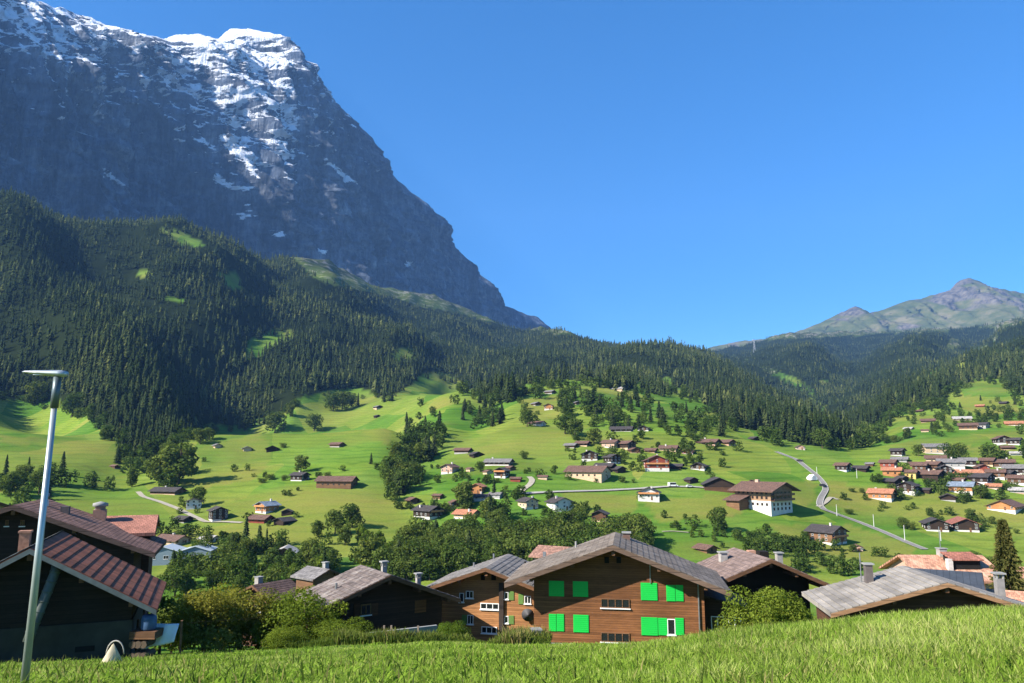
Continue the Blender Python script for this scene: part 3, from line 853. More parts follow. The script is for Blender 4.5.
print('forest trees', len(pts), 'verts', off)
# ------------------------------------------------------------------ house kit
WALLS = dict(dark=(0.030, 0.018, 0.012), brown=(0.10, 0.050, 0.026), mid=(0.16, 0.085, 0.042), orange=(0.36, 0.16, 0.06), red=(0.22, 0.05, 0.03), beige=(0.46, 0.34, 0.22), pink=(0.42, 0.27, 0.2), white=(0.52, 0.50, 0.465), yellow=(0.55, 0.38, 0.13), grey=(0.3, 0.29, 0.28))
ROOFS = dict(dark=(0.055, 0.047, 0.045), brown=(0.13, 0.075, 0.055), grey=(0.17, 0.16, 0.155), orange=(0.38, 0.165, 0.09), red=(0.26, 0.10, 0.07), blue=(0.17, 0.21, 0.26), pale=(0.36, 0.34, 0.32))


def wall_mat(k): return timber('timber ' + k, WALLS[k], 0.2) if k in ('dark', 'brown', 'mid', 'orange', 'red') else plain('plaster ' + k, WALLS[k], 0.9, 0, 0.12, 0.8)
def roof_mat(k): return tiles('roof ' + k, ROOFS[k], 0.4, 0.35, 0.3)


WHITE_FRAME = plain('white paint', (0.72, 0.72, 0.70), 0.6, 0, 0.06)
WOOD_FRAME = timber('frame wood', (0.14, 0.07, 0.035), 0.3)
STONE = plain('rubble stone', (0.30, 0.29, 0.27), 0.95, 0, 0.35, 1.6)
CONC = plain('concrete', (0.24, 0.24, 0.23), 0.95, 0, 0.2, 1.2)
METAL = plain('dull metal', (0.30, 0.31, 0.32), 0.4, 0.7, 0.15)
GLASS = glass_mat()
DARKHOLE = plain('dark opening', (0.012, 0.011, 0.010), 1.0)
BOXES = []                    # picture boxes of houses, so that no tree is planted in front of one


def window(parent, face, u, z, w, h, y, sub=True, frame=None, panes=2):
    """a framed window on a gable ('f' front at -Y, 'l' / 'r' side walls); u along the wall"""
    fr, gl = MB(), MB()
    t = 0.06 if w > 0.7 else 0.05
    d0, d1 = -0.07, 0.04
    def put(mb, u0, u1, z0, z1, e0, e1):
        if face == 'f': mb.box(u0, u1, y + e0, y + e1, z0, z1)
        elif face == 'r': mb.box(y - e1, y - e0, u0, u1, z0, z1)
        else: mb.box(y + e0, y + e1, u0, u1, z0, z1)
    x0, x1, z0, z1 = u - w / 2, u + w / 2, z - h / 2, z + h / 2
    put(fr, x0, x0 + t, z0, z1, d0, d1); put(fr, x1 - t, x1, z0, z1, d0, d1)
    put(fr, x0 + t, x1 - t, z1 - t, z1, d0, d1); put(fr, x0 + t, x1 - t, z0, z0 + t, d0, d1)
    for k in range(1, panes):
        xm = x0 + (x1 - x0) * k / panes
        put(fr, xm - t / 2, xm + t / 2, z0 + t, z1 - t, d0 + 0.01, d1)
    f = fr.build('window', frame or WHITE_FRAME, parent)
    if sub:
        sl_ = MB(); put(sl_, x0 - 0.06, x1 + 0.06, z0 - 0.07, z0 - 0.002, -0.13, d1); sl_.build('sill', WHITE_FRAME, f)
    put(gl, x0 + t, x1 - t, z0 + t, z1 - t, -0.03, 0.03)
    gl.build('pane', GLASS, f)
    return f


def roof_solid(hw, hwr, rise, pl, pr, y0, y1, th, courses=0, step=0.03):
    """saddle roof over x in [-hw, hwr]; rise at x=0; pl/pr pitches (tan)"""
    mb = MB()
    mb.prism([(-hw, -hw * pl), (0, 0), (hwr, -hwr * pr), (hwr, -hwr * pr + th), (0, th), (-hw, -hw * pl + th)][::1], y0, y1)
    if courses:
        for sgn, w_, p_ in ((-1, hw, pl), (1, hwr, pr)):
            n = max(3, int(w_ / courses))
            for k in range(n):
                xa, xb = w_ * k / n, w_ * (k + 1.06) / n
                za, zb = th - xa * p_ + 0.012, th - xb * p_ + 0.012 + step
                poly = [(sgn * xa, za - 0.008), (sgn * xb, zb - step - 0.008), (sgn * xb, zb), (sgn * xa, za)]
                if sgn < 0: poly = poly[::-1]
                mb.prism(poly, y0 + 0.02, y1 - 0.02)
    return mb


def chalet(name, loc, yaw, w, l, label, wall='brown', base='white', roof='dark', floors=2, ph=None, pitch=20, oh=0.9, chim=1, balcony=False, cat='house', group=None, wins=3, wide=None, slim=False):
    """far or middle-distance house; local -Y is the front gable, ridge along Y"""
    root = empty(name, loc, yaw, label, cat, group)
    hw = w / 2; p = math.tan(R(pitch))
    ph = (0.9 if floors > 1 else 0.45) if ph is None else ph
    fh = 2.3 if floors == 1 else (1.85 if floors == 2 else 1.7)
    he = ph + fh * floors - 0.55                           # eaves
    top = he + hw * p
    MB().box(-hw, hw, -l / 2, l / 2, -3.5, ph).build('plinth', wall_mat(base), root)
    e = 0.06
    MB().prism([(-hw - e, ph + 0.003), (hw + e, ph + 0.003), (hw + e, he), (0, top), (-hw - e, he)], -l / 2 - e, l / 2 + e).build('wall', wall_mat(wall), root)
    og = oh
    rb = roof_solid(hw + oh, hw + oh, 0, p, p, -l / 2 - og, l / 2 + og, 0.22)
    ro = rb.build('roof', roof_mat(roof), root); ro.location = (0, 0, top + 0.03)
    r = random.Random(int(abs(loc[0] * 13 + loc[1] * 7)))
    for k in range(chim):
        cx, cy = r.uniform(-0.25, 0.25) * w, r.uniform(-0.3, 0.3) * l
        z0 = -abs(cx) * p
        cm = MB().box(cx - 0.4, cx + 0.4, cy - 0.4, cy + 0.4, z0 - 0.3, z0 + 1.25).box(cx - 0.5, cx + 0.5, cy - 0.5, cy + 0.5, z0 + 1.253, z0 + 1.4)
        cm.build('chimney', plain('chimney plaster', (0.5, 0.46, 0.42), 0.9), ro)
    fm = WHITE_FRAME if base == 'white' or wall == 'white' else WOOD_FRAME
    for fl in range(floors):
        z = (ph - 0.55 if ph > 2.2 and fl == 0 else ph + 1.15 + (fl if ph <= 2.2 else fl - 1) * fh)
        if z > he - 0.5 + 0.6 * hw * p: continue
        for k in range(wins):
            u = (k - (wins - 1) / 2) * (w * 0.78 / max(1, wins - 1)) if wins > 1 else 0
            window(root, 'f', u, z, 1.1, 1.15, -l / 2 - 0.06, False, fm)
        if wins and l > 6:
            for face, yy in (('l', -hw - 0.06), ('r', hw + 0.06)):
                for k in range(max(2, int(l / 4))):
                    n = max(2, int(l / 4))
                    if z < he - 0.6: window(root, face, (k - (n - 1) / 2) * l * 0.8 / n, z, 1.1, 1.1, yy, False, fm)
    if balcony:
        zb = ph + 2.2 if floors > 1 else ph + 0.2
        b = MB().box(-hw * 0.96, hw * 0.96, -l / 2 - 1.15, -l / 2 - 0.065, zb, zb + 0.14).build('balcony', WOOD_FRAME, root)
        MB().box(-hw * 0.96, hw * 0.96, -l / 2 - 1.2, -l / 2 - 1.12, zb + 0.143, zb + 1.0).build('railing', timber('balcony boards', sc3(WALLS.get(wall, (0.2, 0.1, 0.05)), 1.3), 0.25), b)
    MB().box(-0.45 + hw * 0.3, 0.45 + hw * 0.3, -l / 2 - 0.1, -l / 2 + 0.02, 0.0 if ph < 2 else 0.1, 2.0).build('door', WOOD_FRAME, root) if ph < 1.6 and wins else None
    return root


# picture place, seen width, kind of walls, lower walls, roof, turn (deg), length/width, floors, extras, label
HOUSES = '''
168 493 31|brown|beige|dark|72|2.0|1|c1|long brown farmhouse at the upper end of the pale farm track
194 507 18|white|white|dark|20|1.2|2|c1|white chalet half hidden by the round tree below the long farmhouse
218 519 21|dark|white|dark|35|1.1|3|c0|tall narrow chalet with white lower storey where the farm track ends
184 521 17|dark|grey|dark|60|1.3|1|w0 c0|low dark barn just under the farm track, left of the tall narrow chalet
173 542 33|beige|beige|brown|62|1.7|1|c1|low beige chalet with long brown roof above the pale blue workshop
210 541 19|white|white|pale|60|1.3|1|c0|pale roofed white house behind a tree right of the low beige chalet
267 511 21|orange|white|blue|-30|1.1|2|b c1|chalet with orange gable and blue-grey roof on the left meadow
261 521 22|red|red|brown|70|1.3|1|c0|red walled house with brown roof in front of the blue-grey roofed chalet
287 514 11|dark|dark|dark|10|1.2|1|w0 c0|small black barn right of the blue-grey roofed chalet
284 523 18|dark|dark|dark|-25|1.3|1|w0 c0|dark barn with low roof right of the red walled house
286 554 22|brown|beige|pale|8|1.2|1|c0|gabled hut with pale roof edges among the trees above the valley
337 446 14|mid|grey|brown|65|1.4|1|w0 c0|stone and timber hay hut alone on the upper left meadow
272 450 15|dark|dark|dark|20|1.3|1|w0 c0|black hay barn sunk into the slope with its small tree
247 450 11|beige|beige|grey|25|1.2|1|w0 c0|pale hay hut between the black barn and the westernmost hut
217 447 10|beige|beige|grey|40|1.2|1|w0 c0|smallest pale hay hut by the forest edge on the mown field
378 408 10|dark|beige|grey|35|1.2|1|w0 c0|highest hay hut on the left meadow beside a lone spruce
377 417 7|dark|dark|dark|40|1.2|1|w0 c0|tiny black shed just below the highest hay hut
300 480 18|dark|white|dark|60|1.4|2|c1|dark chalet with white lower wall under the twin dark trees
337 486 35|mid|mid|brown|82|1.9|2|c0|big long barn with brown roof and timber front on the left meadow
549 409 10|orange|white|brown|-10|1.1|2|w2 c0|small orange fronted chalet high among the trees
537 425 17|white|white|brown|55|1.5|1|c0|white walled farmhouse with brown roof behind a round tree, high meadow
536 405 10|brown|grey|grey|30|1.2|1|w0 c0|grey hut left of the orange fronted chalet
550 393 11|brown|grey|grey|50|1.4|1|w0 c0|grey roofed hut highest above the orange fronted chalet
577 404 8|brown|beige|grey|20|1.2|1|w0 c0|brown hut under tall trees right of the orange fronted chalet
476 456 14|dark|dark|dark|25|1.3|1|w0 c0|dark barn at the lower edge of the open central meadow
463 452 17|brown|grey|brown|70|1.6|1|w0 c0|weathered brown barn with bushes left of the dark barn on the central meadow
450 472 17|pink|white|brown|-25|1.1|2|c1|pinkish chalet with white base beside the wooded gully
499 464 27|brown|white|grey|70|1.9|1|c1|long white walled farmhouse with grey roof under the open central meadow
502 476 16|dark|white|dark|-20|1.1|2|b c0|dark gabled chalet with white base at the bend of the small path
470 471 8|beige|beige|brown|40|1.2|1|w0 c0|tiny pale shed behind the single round tree
516 481 11|red|brown|brown|75|1.6|1|w0 c0|low reddish shed right of the dark gabled chalet
543 479 10|beige|beige|brown|75|1.6|1|w0 c0|little pale shed right of the small curving path
478 492 15|orange|orange|orange|-15|1.1|2|c0|chalet with bright orange gable between two tall trees
481 499 17|white|white|dark|75|1.4|1|c1|white house with dark roof directly below the bright orange gable
496 497 14|grey|white|grey|65|1.4|1|c0|low grey roofed house right of the bright orange gable
413 502 14|brown|pink|brown|30|1.2|1|c0|small brown house with pink base left of the wooded gully foot
438 498 11|brown|beige|brown|60|1.4|1|w2 c0|little brown shed between gully and tall poplar
428 516 28|dark|white|dark|50|1.3|2|b c1|dark chalet with white ground floor above the valley wood
467 516 25|beige|white|orange|60|1.3|1|c1|house with broad orange tiled roof at the edge of the valley wood
528 507 20|beige|white|dark|30|1.2|2|c1|pale house with dark roof beside the bushes above the valley wood
560 508 25|white|white|dark|20|1.1|2|c1|white gabled house with dark roof standing in the valley wood edge
600 520 18|brown|beige|dark|-15|1.2|2|c0|dark gable peeking out of the middle of the valley wood
588 477 42|beige|beige|brown|62|1.5|2|w1 c1|big beige walled barn with wide brown roof, centre of the hill village
590 459 18|dark|white|dark|-10|1.1|2|c1|chalet with dark gable and white base behind the big beige barn
612 462 16|dark|white|dark|25|1.2|2|c0|dark chalet just right of the white based gable behind the big barn
605 468 20|dark|dark|dark|60|1.5|1|w0 c0|long black shed roof right behind the big beige barn
618 471 15|dark|dark|dark|30|1.2|1|w0 c0|low black hut at the lower right of the big beige barn
656 468 24|red|white|brown|-5|1.1|3|b c1|red timber chalet with balconies in the hill village
675 468 16|dark|dark|dark|65|1.5|1|w0 c0|dark low barn attached to the right of the red balcony chalet
699 468 19|dark|white|dark|-25|1.2|1|c0|dark gabled hut with white wall on the slope right of the red balcony chalet
611 447 18|pink|white|brown|50|1.3|2|c1|pink walled chalet in the upper row of the hill village
627 448 17|dark|beige|brown|35|1.2|2|c0|brown gabled chalet right of the pink walled one
669 450 19|beige|beige|brown|65|1.4|1|c1|pale long chalet in the upper row, left of the red fronted hut
688 453 14|red|white|brown|-20|1.1|1|c0|red fronted hut behind round bushes in the upper row
709 444 22|dark|pink|brown|50|1.4|1|c1|brown roofed farm with dark gable at the right end of the upper row
727 444 16|brown|pink|brown|35|1.2|1|c0|last brown hut of the upper row before the forest
622 431 22|dark|white|dark|70|1.7|1|c0|white long house with dark roof above the upper row
644 430 14|dark|white|dark|-20|1.1|1|c0|dark gabled hut right of the white long house above the upper row
618 390 14|beige|beige|pale|60|1.5|1|w0 c0|pale hut highest in the trees above the hill village
631 385 8|brown|brown|grey|40|1.2|1|w0 c0|tiny grey roofed cabin at the top edge of the village trees
754 440 10|dark|dark|dark|20|1.2|1|w0 c0|black shed at the dark forest foot right of the last brown hut
649 498 24|white|white|dark|-12|1.1|2|b c1|white half timbered house below the village lane
691 482 12|dark|dark|dark|20|1.2|1|w0 c0|small black hut above the lane near the white van
717 486 31|dark|brown|dark|-8|1.3|1|w0 c0|broad black barn with low gable on the village lane
752 484 10|dark|pink|brown|-20|1.1|1|w0 c0|little dark hut behind the large hotel roof
787 439 9|red|brown|brown|-15|1.1|2|w2 c0|narrow red hut in the trees at the forest foot
800 449 9|pink|white|brown|-10|1.1|1|w2 c0|tiny white and pink gabled cabin above the winding road
827 541 34|mid|white|dark|35|1.1|3|b c1|white and brown chalet with long balcony below the winding road
857 550 11|pink|white|brown|-15|1.1|1|w2 c0|little white and pink hut right of the long balcony chalet
706 551 20|mid|mid|brown|28|1.3|1|w1 c0|brown plank barn alone on the meadow above the green shuttered house
843 470 15|dark|white|brown|40|1.2|2|c0|dark chalet with white base left of the tall village, near the road
861 470 16|dark|dark|dark|45|1.3|1|w0 c0|black barn pair right of the chalet near the road
882 498 25|orange|white|orange|50|1.3|2|c1|orange roofed chalet with white base at the lower edge of the village
908 491 26|dark|white|dark|-40|1.3|2|c1|dark roofed farmhouse with white front right of the orange roofed chalet
891 483 17|dark|dark|dark|30|1.3|1|w0 c0|black barn behind the orange roofed chalet
892 475 19|orange|orange|orange|60|1.4|2|c1|orange house with orange roof at the left of the village
911 477 14|yellow|yellow|brown|50|1.2|2|c0|yellow house right of the orange house with orange roof
932 479 23|dark|dark|brown|35|1.2|2|c1|tall dark brown chalet in the middle of the village
889 467 17|red|white|brown|45|1.2|2|c0|dark red chalet with white ground floor above the orange house
898 455 14|dark|white|dark|40|1.2|2|c0|dark chalet high at the left of the village
900 461 16|grey|grey|grey|55|1.4|1|c0|grey roofed house below the dark chalet high on the left
935 453 22|beige|white|grey|80|1.6|3|c0|cream hotel with flat looking grey roof above the village
936 463 20|beige|pink|brown|60|1.4|2|c0|brown roofed house below the cream hotel
951 467 25|grey|white|grey|65|1.6|2|c1|grey roofed long house in the upper row of the village
934 469 16|brown|beige|brown|30|1.2|2|c0|small brown roofed house above the tall dark brown chalet
962 491 25|orange|white|blue|50|1.2|2|c1|bright orange chalet with blue-grey roof and white base
948 499 19|dark|grey|dark|-30|1.3|1|w0 c0|black barn below the bright orange chalet
1006 508 38|orange|white|brown|-48|1.4|1|w2 c0|long orange brown barn with white plinth at the right of the village
967 475 26|orange|white|orange|70|1.7|1|c1|low house with wide orange roof in the middle of the village
982 472 14|red|white|brown|-15|1.1|2|c0|red gabled house right of the wide orange roof
982 482 21|dark|white|dark|30|1.2|2|c0|dark village chalet below the red gabled house
988 465 15|brown|beige|brown|40|1.2|2|c0|brown house above the red gabled house
1004 467 20|brown|white|brown|60|1.4|2|c1|long brown roof at the upper right of the village
1018 473 25|dark|white|grey|50|1.5|2|c0|grey roofed row of houses at the right edge of the village
1018 483 18|brown|white|brown|40|1.3|2|c0|brown chalet below the grey roofed row
1018 492 17|grey|pink|pale|60|1.4|1|c0|pale roofed house at the right edge above the orange brown barn
935 529 25|dark|white|dark|-18|1.2|2|w2 c0|black gabled farmhouse with white base, left of the twin
963 529 28|dark|white|red|-18|1.3|2|w2 c0|black gabled barn with rusty red roof, right of the twin
928 422 14|brown|pink|brown|60|1.4|1|c0|brown hut with round bush on the right hillside
962 420 17|beige|grey|pale|65|1.6|1|w2 c0|pale long roof on the upper right hillside
968 429 18|brown|beige|brown|60|1.5|2|c0|brown roofed farm in the middle of the right hillside
983 428 12|grey|grey|dark|30|1.2|2|c0|dark grey chalet right of the brown roofed hillside farm
1014 425 17|orange|white|orange|60|1.4|1|c0|orange hillside chalet at the right edge
1002 443 16|dark|white|brown|-15|1.1|2|c0|dark gabled chalet on the lower right hillside
1015 444 13|dark|white|dark|40|1.2|2|c0|white and dark chalet at the right edge of the lower hillside
909 430 9|beige|beige|pale|35|1.2|1|w0 c0|tiny pale hut by the lone dark tree on the right hillside
925 432 8|beige|pink|brown|60|1.3|1|w0 c0|tiny beige shed in the open right hillside meadow
1007 449 12|brown|beige|brown|70|1.5|1|w0 c0|small brown shed below the lower hillside chalets
1016 455 12|white|white|pale|70|1.6|1|c0|white low building at the right edge above the village
980 407 9|red|beige|orange|50|1.2|1|w0 c0|small orange roofed hut highest on the right hillside
1004 404 8|dark|dark|dark|30|1.2|1|w0 c0|dark hut under the bushes high on the right hillside
920 412 7|dark|dark|brown|40|1.2|1|w0 c0|dark speck of a hut at the right forest edge
920 470 15|brown|white|brown|50|1.3|2|c0|brown roofed house squeezed between yellow house and tall dark chalet
944 473 16|dark|white|dark|-20|1.2|2|c0|dark gabled house in front of the grey roofed long house
958 482 14|brown|beige|brown|40|1.3|1|w2 c0|brown hut behind the bright orange chalet
974 486 15|brown|white|dark|-25|1.2|1|w2 c0|brown gable between bright orange chalet and dark village chalet
996 477 18|mid|white|brown|55|1.4|2|c1|brown house with long roof left of the grey roofed row
1008 478 14|dark|white|dark|20|1.2|2|c0|dark gable between the long brown roof and the grey roofed row
994 488 15|pink|white|orange|50|1.3|1|w2 c0|pink house with orange roof above the orange brown barn
916 466 14|brown|beige|brown|65|1.4|1|w2 c0|low brown roof left of the brown roofed house under the hotel
968 465 17|dark|white|grey|60|1.4|2|c0|grey roofed dark house at the top of the village behind the trees
902 480 10|dark|dark|dark|20|1.2|1|w0 c0|tiny black shed between the orange house and the yellow house
926 492 11|dark|dark|dark|40|1.2|1|w0 c0|small black shed right of the white fronted farmhouse
870 466 9|brown|grey|grey|50|1.2|1|w0 c0|little grey roofed shed above the black barn pair
600 473 12|dark|dark|dark|50|1.2|1|w0 c0|small dark lean-to roof at the back corner of the big beige barn
634 452 11|brown|beige|brown|10|1.2|1|w2 c0|small brown hut under the brown gabled chalet of the upper row
651 452 13|mid|beige|brown|60|1.3|1|w2 c0|low plank hut between the upper row chalets
583 445 15|dark|beige|brown|60|1.4|1|w2 c0|brown farm under trees at the left end of the upper row
571 447 13|brown|grey|grey|60|1.4|1|w0 c0|long grey shed left of the brown farm under trees
510 470 11|brown|beige|brown|40|1.2|1|w0 c0|small brown shed below the right end of the long white farmhouse
488 474 10|beige|beige|brown|30|1.2|1|w0 c0|tiny beige shed left of the dark gabled chalet by the path
455 505 13|brown|white|brown|20|1.2|1|w2 c0|small brown cottage left of the broad orange roof
115 468 10|brown|grey|brown|60|1.4|1|w0 c0|small dark shed at the lower rim of the far left field
'''
for line in HOUSES.strip().splitlines():
    a = line.split('|')
    px, py, wpx = (float(q) for q in a[0].split())
    wall, base, roof, yaw, ar, fl, ex, label = a[1], a[2], a[3], float(a[4]), float(a[5]), int(a[6]), a[7].split(), a[8]
    p = hit(px, py)
    wm = wpx * p.y / F * 1.15
    yw = R(yaw)
    oh = 1.15 if wm > 9 else 0.6
    w = max(3.0, (wm - 2 * oh * 0.8) / (abs(math.cos(yw)) + ar * abs(math.sin(yw))))
    wins = 3 if w > 7 else 2
    ch = 1
    for q in ex:
        if q[0] == 'w': wins = int(q[1])
        if q[0] == 'c': ch = int(q[1])
    small = wpx < 12
    nm = 'barn' if (wins == 0 and not small) else ('hut' if small else 'chalet')
    cat = 'barn' if nm == 'barn' else ('hut' if nm == 'hut' else 'house')
    chalet(nm, p - Vector((0, 0, 0.8)), yw, w, w * ar, label, wall, base, roof, fl, None, 23, oh, ch, 'b' in ex, cat, 'houses and barns scattered over the valley slopes', wins)
    BOXES.append((px - wpx / 2, px + wpx / 2, py - wpx * 0.42 - 4, py, py))

# the large hotel-like house in the middle of the slope
p = hit(764, 507)
k = p.y / F
root = empty('guesthouse', p - Vector((0, 0, 1.5 * k)), R(36), 'large guesthouse with white base, timber storeys and wide brown roof in the middle slope', 'house')
bw, bl = 34 * k, 40 * k
e_ = bw / 2
MB().box(-e_, e_, -bl / 2, bl / 2, -8, 8.5 * k).build('plinth', wall_mat('white'), root)
pt = math.tan(R(20)); he = 19 * k; tp = he + e_ * pt
MB().prism([(-e_ - .1, 8.5 * k + .003), (e_ + .1, 8.5 * k + .003), (e_ + .1, he), (0, tp), (-e_ - .1, he)], -bl / 2 - .1, bl / 2 + .1).build('wall', timber('guesthouse boards', (0.27, 0.165, 0.095), 0.3), root)
ro = roof_solid(e_ + 3.4, e_ + 3.4, 0, pt, pt, -bl / 2 - 3.6, bl / 2 + 2.5, 0.4).build('roof', roof_mat('brown'), root); ro.location = (0, 0, tp + .04)
MB().box(-1.2, 0.4, 2, 4, -1, 1.4).build('chimney', wall_mat('pink'), ro)
for zz in (1 * k, 5.2 * k, 11.3 * k, 15.8 * k):
    up = zz > 8.5 * k
    for q in range(5): window(root, 'f', (q - 2) * bw * 0.18, zz, 1.3, 1.4, -bl / 2 - (.1 if up else 0), False, WOOD_FRAME)
    for q in range(7):
        if zz > 4 * k: window(root, 'l', (q - 3) * bl * 0.13, zz, 1.3, 1.4, -e_ - (.1 if up else 0), False, WOOD_FRAME)
for zz in (8.5 * k, 13.3 * k):
    bb_ = MB().box(-bw * .49, bw * .49, -bl / 2 - 2.0, -bl / 2 - .11, zz, zz + .2).build('balcony', WOOD_FRAME, root)
    MB().box(-bw * .49, bw * .49, -bl / 2 - 2.05, -bl / 2 - 1.95, zz + .203, zz + 1.2).build('railing', timber('balcony boards pale', (0.22, 0.12, 0.065), 0.25), bb_)
wg = MB().box(-e_ - 8, -e_ - .12, bl * .12, bl * .5, -3, 9.5 * k).build('side_wing', wall_mat('mid'), root)
MB().prism([(-e_ - 9.6, 9.5 * k - .8), (-e_ - .13, 13 * k), (-e_ - .13, 13 * k + .3), (-e_ - 9.6, 9.5 * k - .5)], bl * .12 - 1.4, bl * .5 + 1.4).build('wing_roof', roof_mat('brown'), wg)
BOXES.append((724, 800, 478, 517, 517))

# blue workshop with saw-tooth roof on the valley floor
p = hit(182, 562, 200)
k = p.y / F
root = empty('workshop', p, R(8), 'pale blue corrugated workshop with light sawtooth roof on the valley floor', 'workshop')
BLUE = plain('blue cladding', (0.15, 0.20, 0.235), 0.5, 0.0, 0.15)
PALE = plain('pale sheet roof', (0.42, 0.47, 0.50), 0.45, 0.0, 0.12)
L = 58 * k
MB().box(-L / 2, L / 2, -5, 6, -4, 11 * k).build('wall', BLUE, root)
x = -L / 2
for q in range(2):
    w4 = L / 2
    MB().prism([(x + .02, 11 * k + .005), (x + w4 - .02, 11 * k + .005), (x + w4 * .5, 15.5 * k)], -4.96, 5.96).build('gable', BLUE, root)
    MB().prism([(x - .2, 11 * k - .05), (x + w4 * .5, 15.6 * k), (x + w4 + .2, 11 * k - .05), (x + w4 + .2, 11 * k + .2), (x + w4 * .5, 15.6 * k + .25), (x - .2, 11 * k + .2)], -5.6 - .01 * q, 6.6 + .01 * q).build('roof', PALE, root)
    x += w4
for q in range(5): window(root, 'f', -L * .4 + q * L * .2, 6 * k, 2.0, 1.4, -5)
BOXES.append((150, 214, 541, 550, 562))
# ------------------------------------------------------------------ the near houses
class House:
    """gable house placed by the picture position of the front tip of its ridge"""
    def __init__(s, name, label, apex, Y, yaw, hl, hr, length, pl, pr, wl, wr, og, wall, roof, plinth=None, zg=None, cat='house', th=0.26, courses=0.42, ob=0.8, ph=0.0, fascia=None, step=0.035):
        A = PP(apex[0], apex[1], Y)
        s.yaw = R(yaw); s.A = A
        zg = hz(A.x, A.y) - 0.3 if zg is None else zg
        s.root = empty(name, (A.x, A.y, zg), s.yaw, label, cat)
        s.h = A.z - zg; s.og = og; s.tl = math.tan(R(pl)); s.tr = math.tan(R(pr)); s.len = length
        pl, pr = s.tl, s.tr
        h = s.h - th - 0.02
        body = [(-wl, ph + .003), (wr, ph + .003), (wr, h - wr * pr), (0, h), (-wl, h - wl * pl)]
        s.wall = MB().prism(body, og, length - ob).build('wall', wall, s.root)
        if ph > 0: MB().box(-wl - .08, wr + .08, og - .08, length - ob + .08, -4, ph).build('plinth', plinth, s.root)
        else: MB().box(-wl + .02, wr - .02, og + .02, length - ob - .02, -5, 0).build('plinth', plinth or STONE, s.root)
        s.roof = roof_solid(hl, hr, 0, pl, pr, 0, length, th, courses, step).build('roof', roof, s.root)
        s.roof.location = (0, 0, s.h - th)
        # barge boards along the front verge
        bm_ = MB()
        for sg, w, t in ((-1, hl, pl), (1, hr, pr)):
            q = [(0, -0.06), (sg * w, -w * t - 0.06), (sg * w, -w * t + th - 0.03), (0, th - 0.03)]
            bm_.prism(q if sg < 0 else q[::-1], -0.05, -0.003)
        bm_.build('barge_board', fascia or WOOD_FRAME, s.root).location = (0, 0, s.h - th)
        # purlin ends under the overhang
        for sg, w, t in ((-1, wl, pl), (1, wr, pr)):
            for f in (0.5, 1.0):
                zc = h - w * f * t - 0.14
                MB().box(sg * w * f - .11, sg * w * f + .11, 0.15, og - .004, zc - .13, zc + .10).build('purlin', WOOD_FRAME, s.root)
        MB().box(-.12, .12, 0.15, og - .004, h - .42, h - .12).build('purlin', WOOD_FRAME, s.root)

    def uv(s, px, py, y=None):
        """picture position -> (u, z) on the front wall plane (local)"""
        y = s.og if y is None else y
        c, sn_ = math.cos(s.yaw), math.sin(s.yaw)
        d = PP(px, py, 1.0)
        n = Vector((-sn_, c, 0)); o = Vector((s.A.x, s.A.y, 0)) + n * y
        t = n.dot(o) / n.dot(d)
        p = d * t
        u = (p.x - s.A.x) * c + (p.y - s.A.y) * sn_
        return u, p.z - s.root.location.z

    def rect(s, x0, y0, x1, y1):
        (u0, za), (u1, zb) = s.uv(x0, y1), s.uv(x1, y0)
        return u0, u1, za, zb

    def win(s, x0, y0, x1, y1, panes=2, frame=None):
        u0, u1, za, zb = s.rect(x0, y0, x1, y1)
        return window(s.root, 'f', (u0 + u1) / 2, (za + zb) / 2, u1 - u0, zb - za, s.og, True, frame, panes)

    def box(s, name, x0, y0, x1, y1, mat, d0=-0.07, d1=0.03, parent=None):
        u0, u1, za, zb = s.rect(x0, y0, x1, y1)
        return MB().box(u0, u1, s.og + d0, s.og + d1, za, zb).build(name, mat, parent or s.root)

    def shutter(s, x0, y0, x1, y1, mat, dz=0.0):
        u0, u1, za, zb = s.rect(x0, y0, x1, y1)
        mb = MB().box(u0, u1, s.og - .055, s.og - .004, za, zb)
        n = 9
        for k in range(n):
            z = za + .06 + (zb - za - .12) * k / (n - 1)
            mb.box(u0 + .05, u1 - .05, s.og - .07, s.og - .056, z - .03, z + .02)
        return mb.build('shutter', mat, s.root)

    def chimney(s, u, y, h, w=0.7, mat=None, cap='slab', d=None):
        z = -(u * s.tr if u > 0 else -u * s.tl)
        d = d or w
        mb = MB().box(u - w / 2, u + w / 2, y - d / 2, y + d / 2, z - .3, z + h)
        c = mb.build('chimney', mat or CONC, s.roof)
        if cap == 'slab':
            MB().box(u - w / 2 - .1, u + w / 2 + .1, y - d / 2 - .1, y + d / 2 + .1, z + h + .003, z + h + .1).build('cap', CONC, c)
        elif cap == 'hat':
            m_ = MB()
            for sx in (-1, 1):
                for sy in (-1, 1):
                    m_.box(u + sx * w * .4 - .05, u + sx * w * .4 + .05, y + sy * d * .4 - .05, y + sy * d * .4 + .05, z + h + .002, z + h + .3)
            m_.box(u - w / 2 - .12, u + w / 2 + .12, y - d / 2 - .12, y + d / 2 + .12, z + h + .303, z + h + .4)
            m_.build('cap', CONC, c)
        elif cap == 'round':
            MB().tube([(u, y, z + h), (u, y, z + h + .25), (u, y, z + h + .3), (u, y, z + h + .55), (u, y, z + h + .7)], [w * .42, w * .42, w * .62, w * .6, .05], 12).build('cap', CONC, c, True)
        return c

    def pipe(s, u, y, h, r=0.09, mat=None):
        z = -(u * s.tr if u > 0 else -u * s.tl)
        return MB().tube([(u, y, z - .2), (u, y, z + h)], r, 8).build('flue', mat or METAL, s.roof)


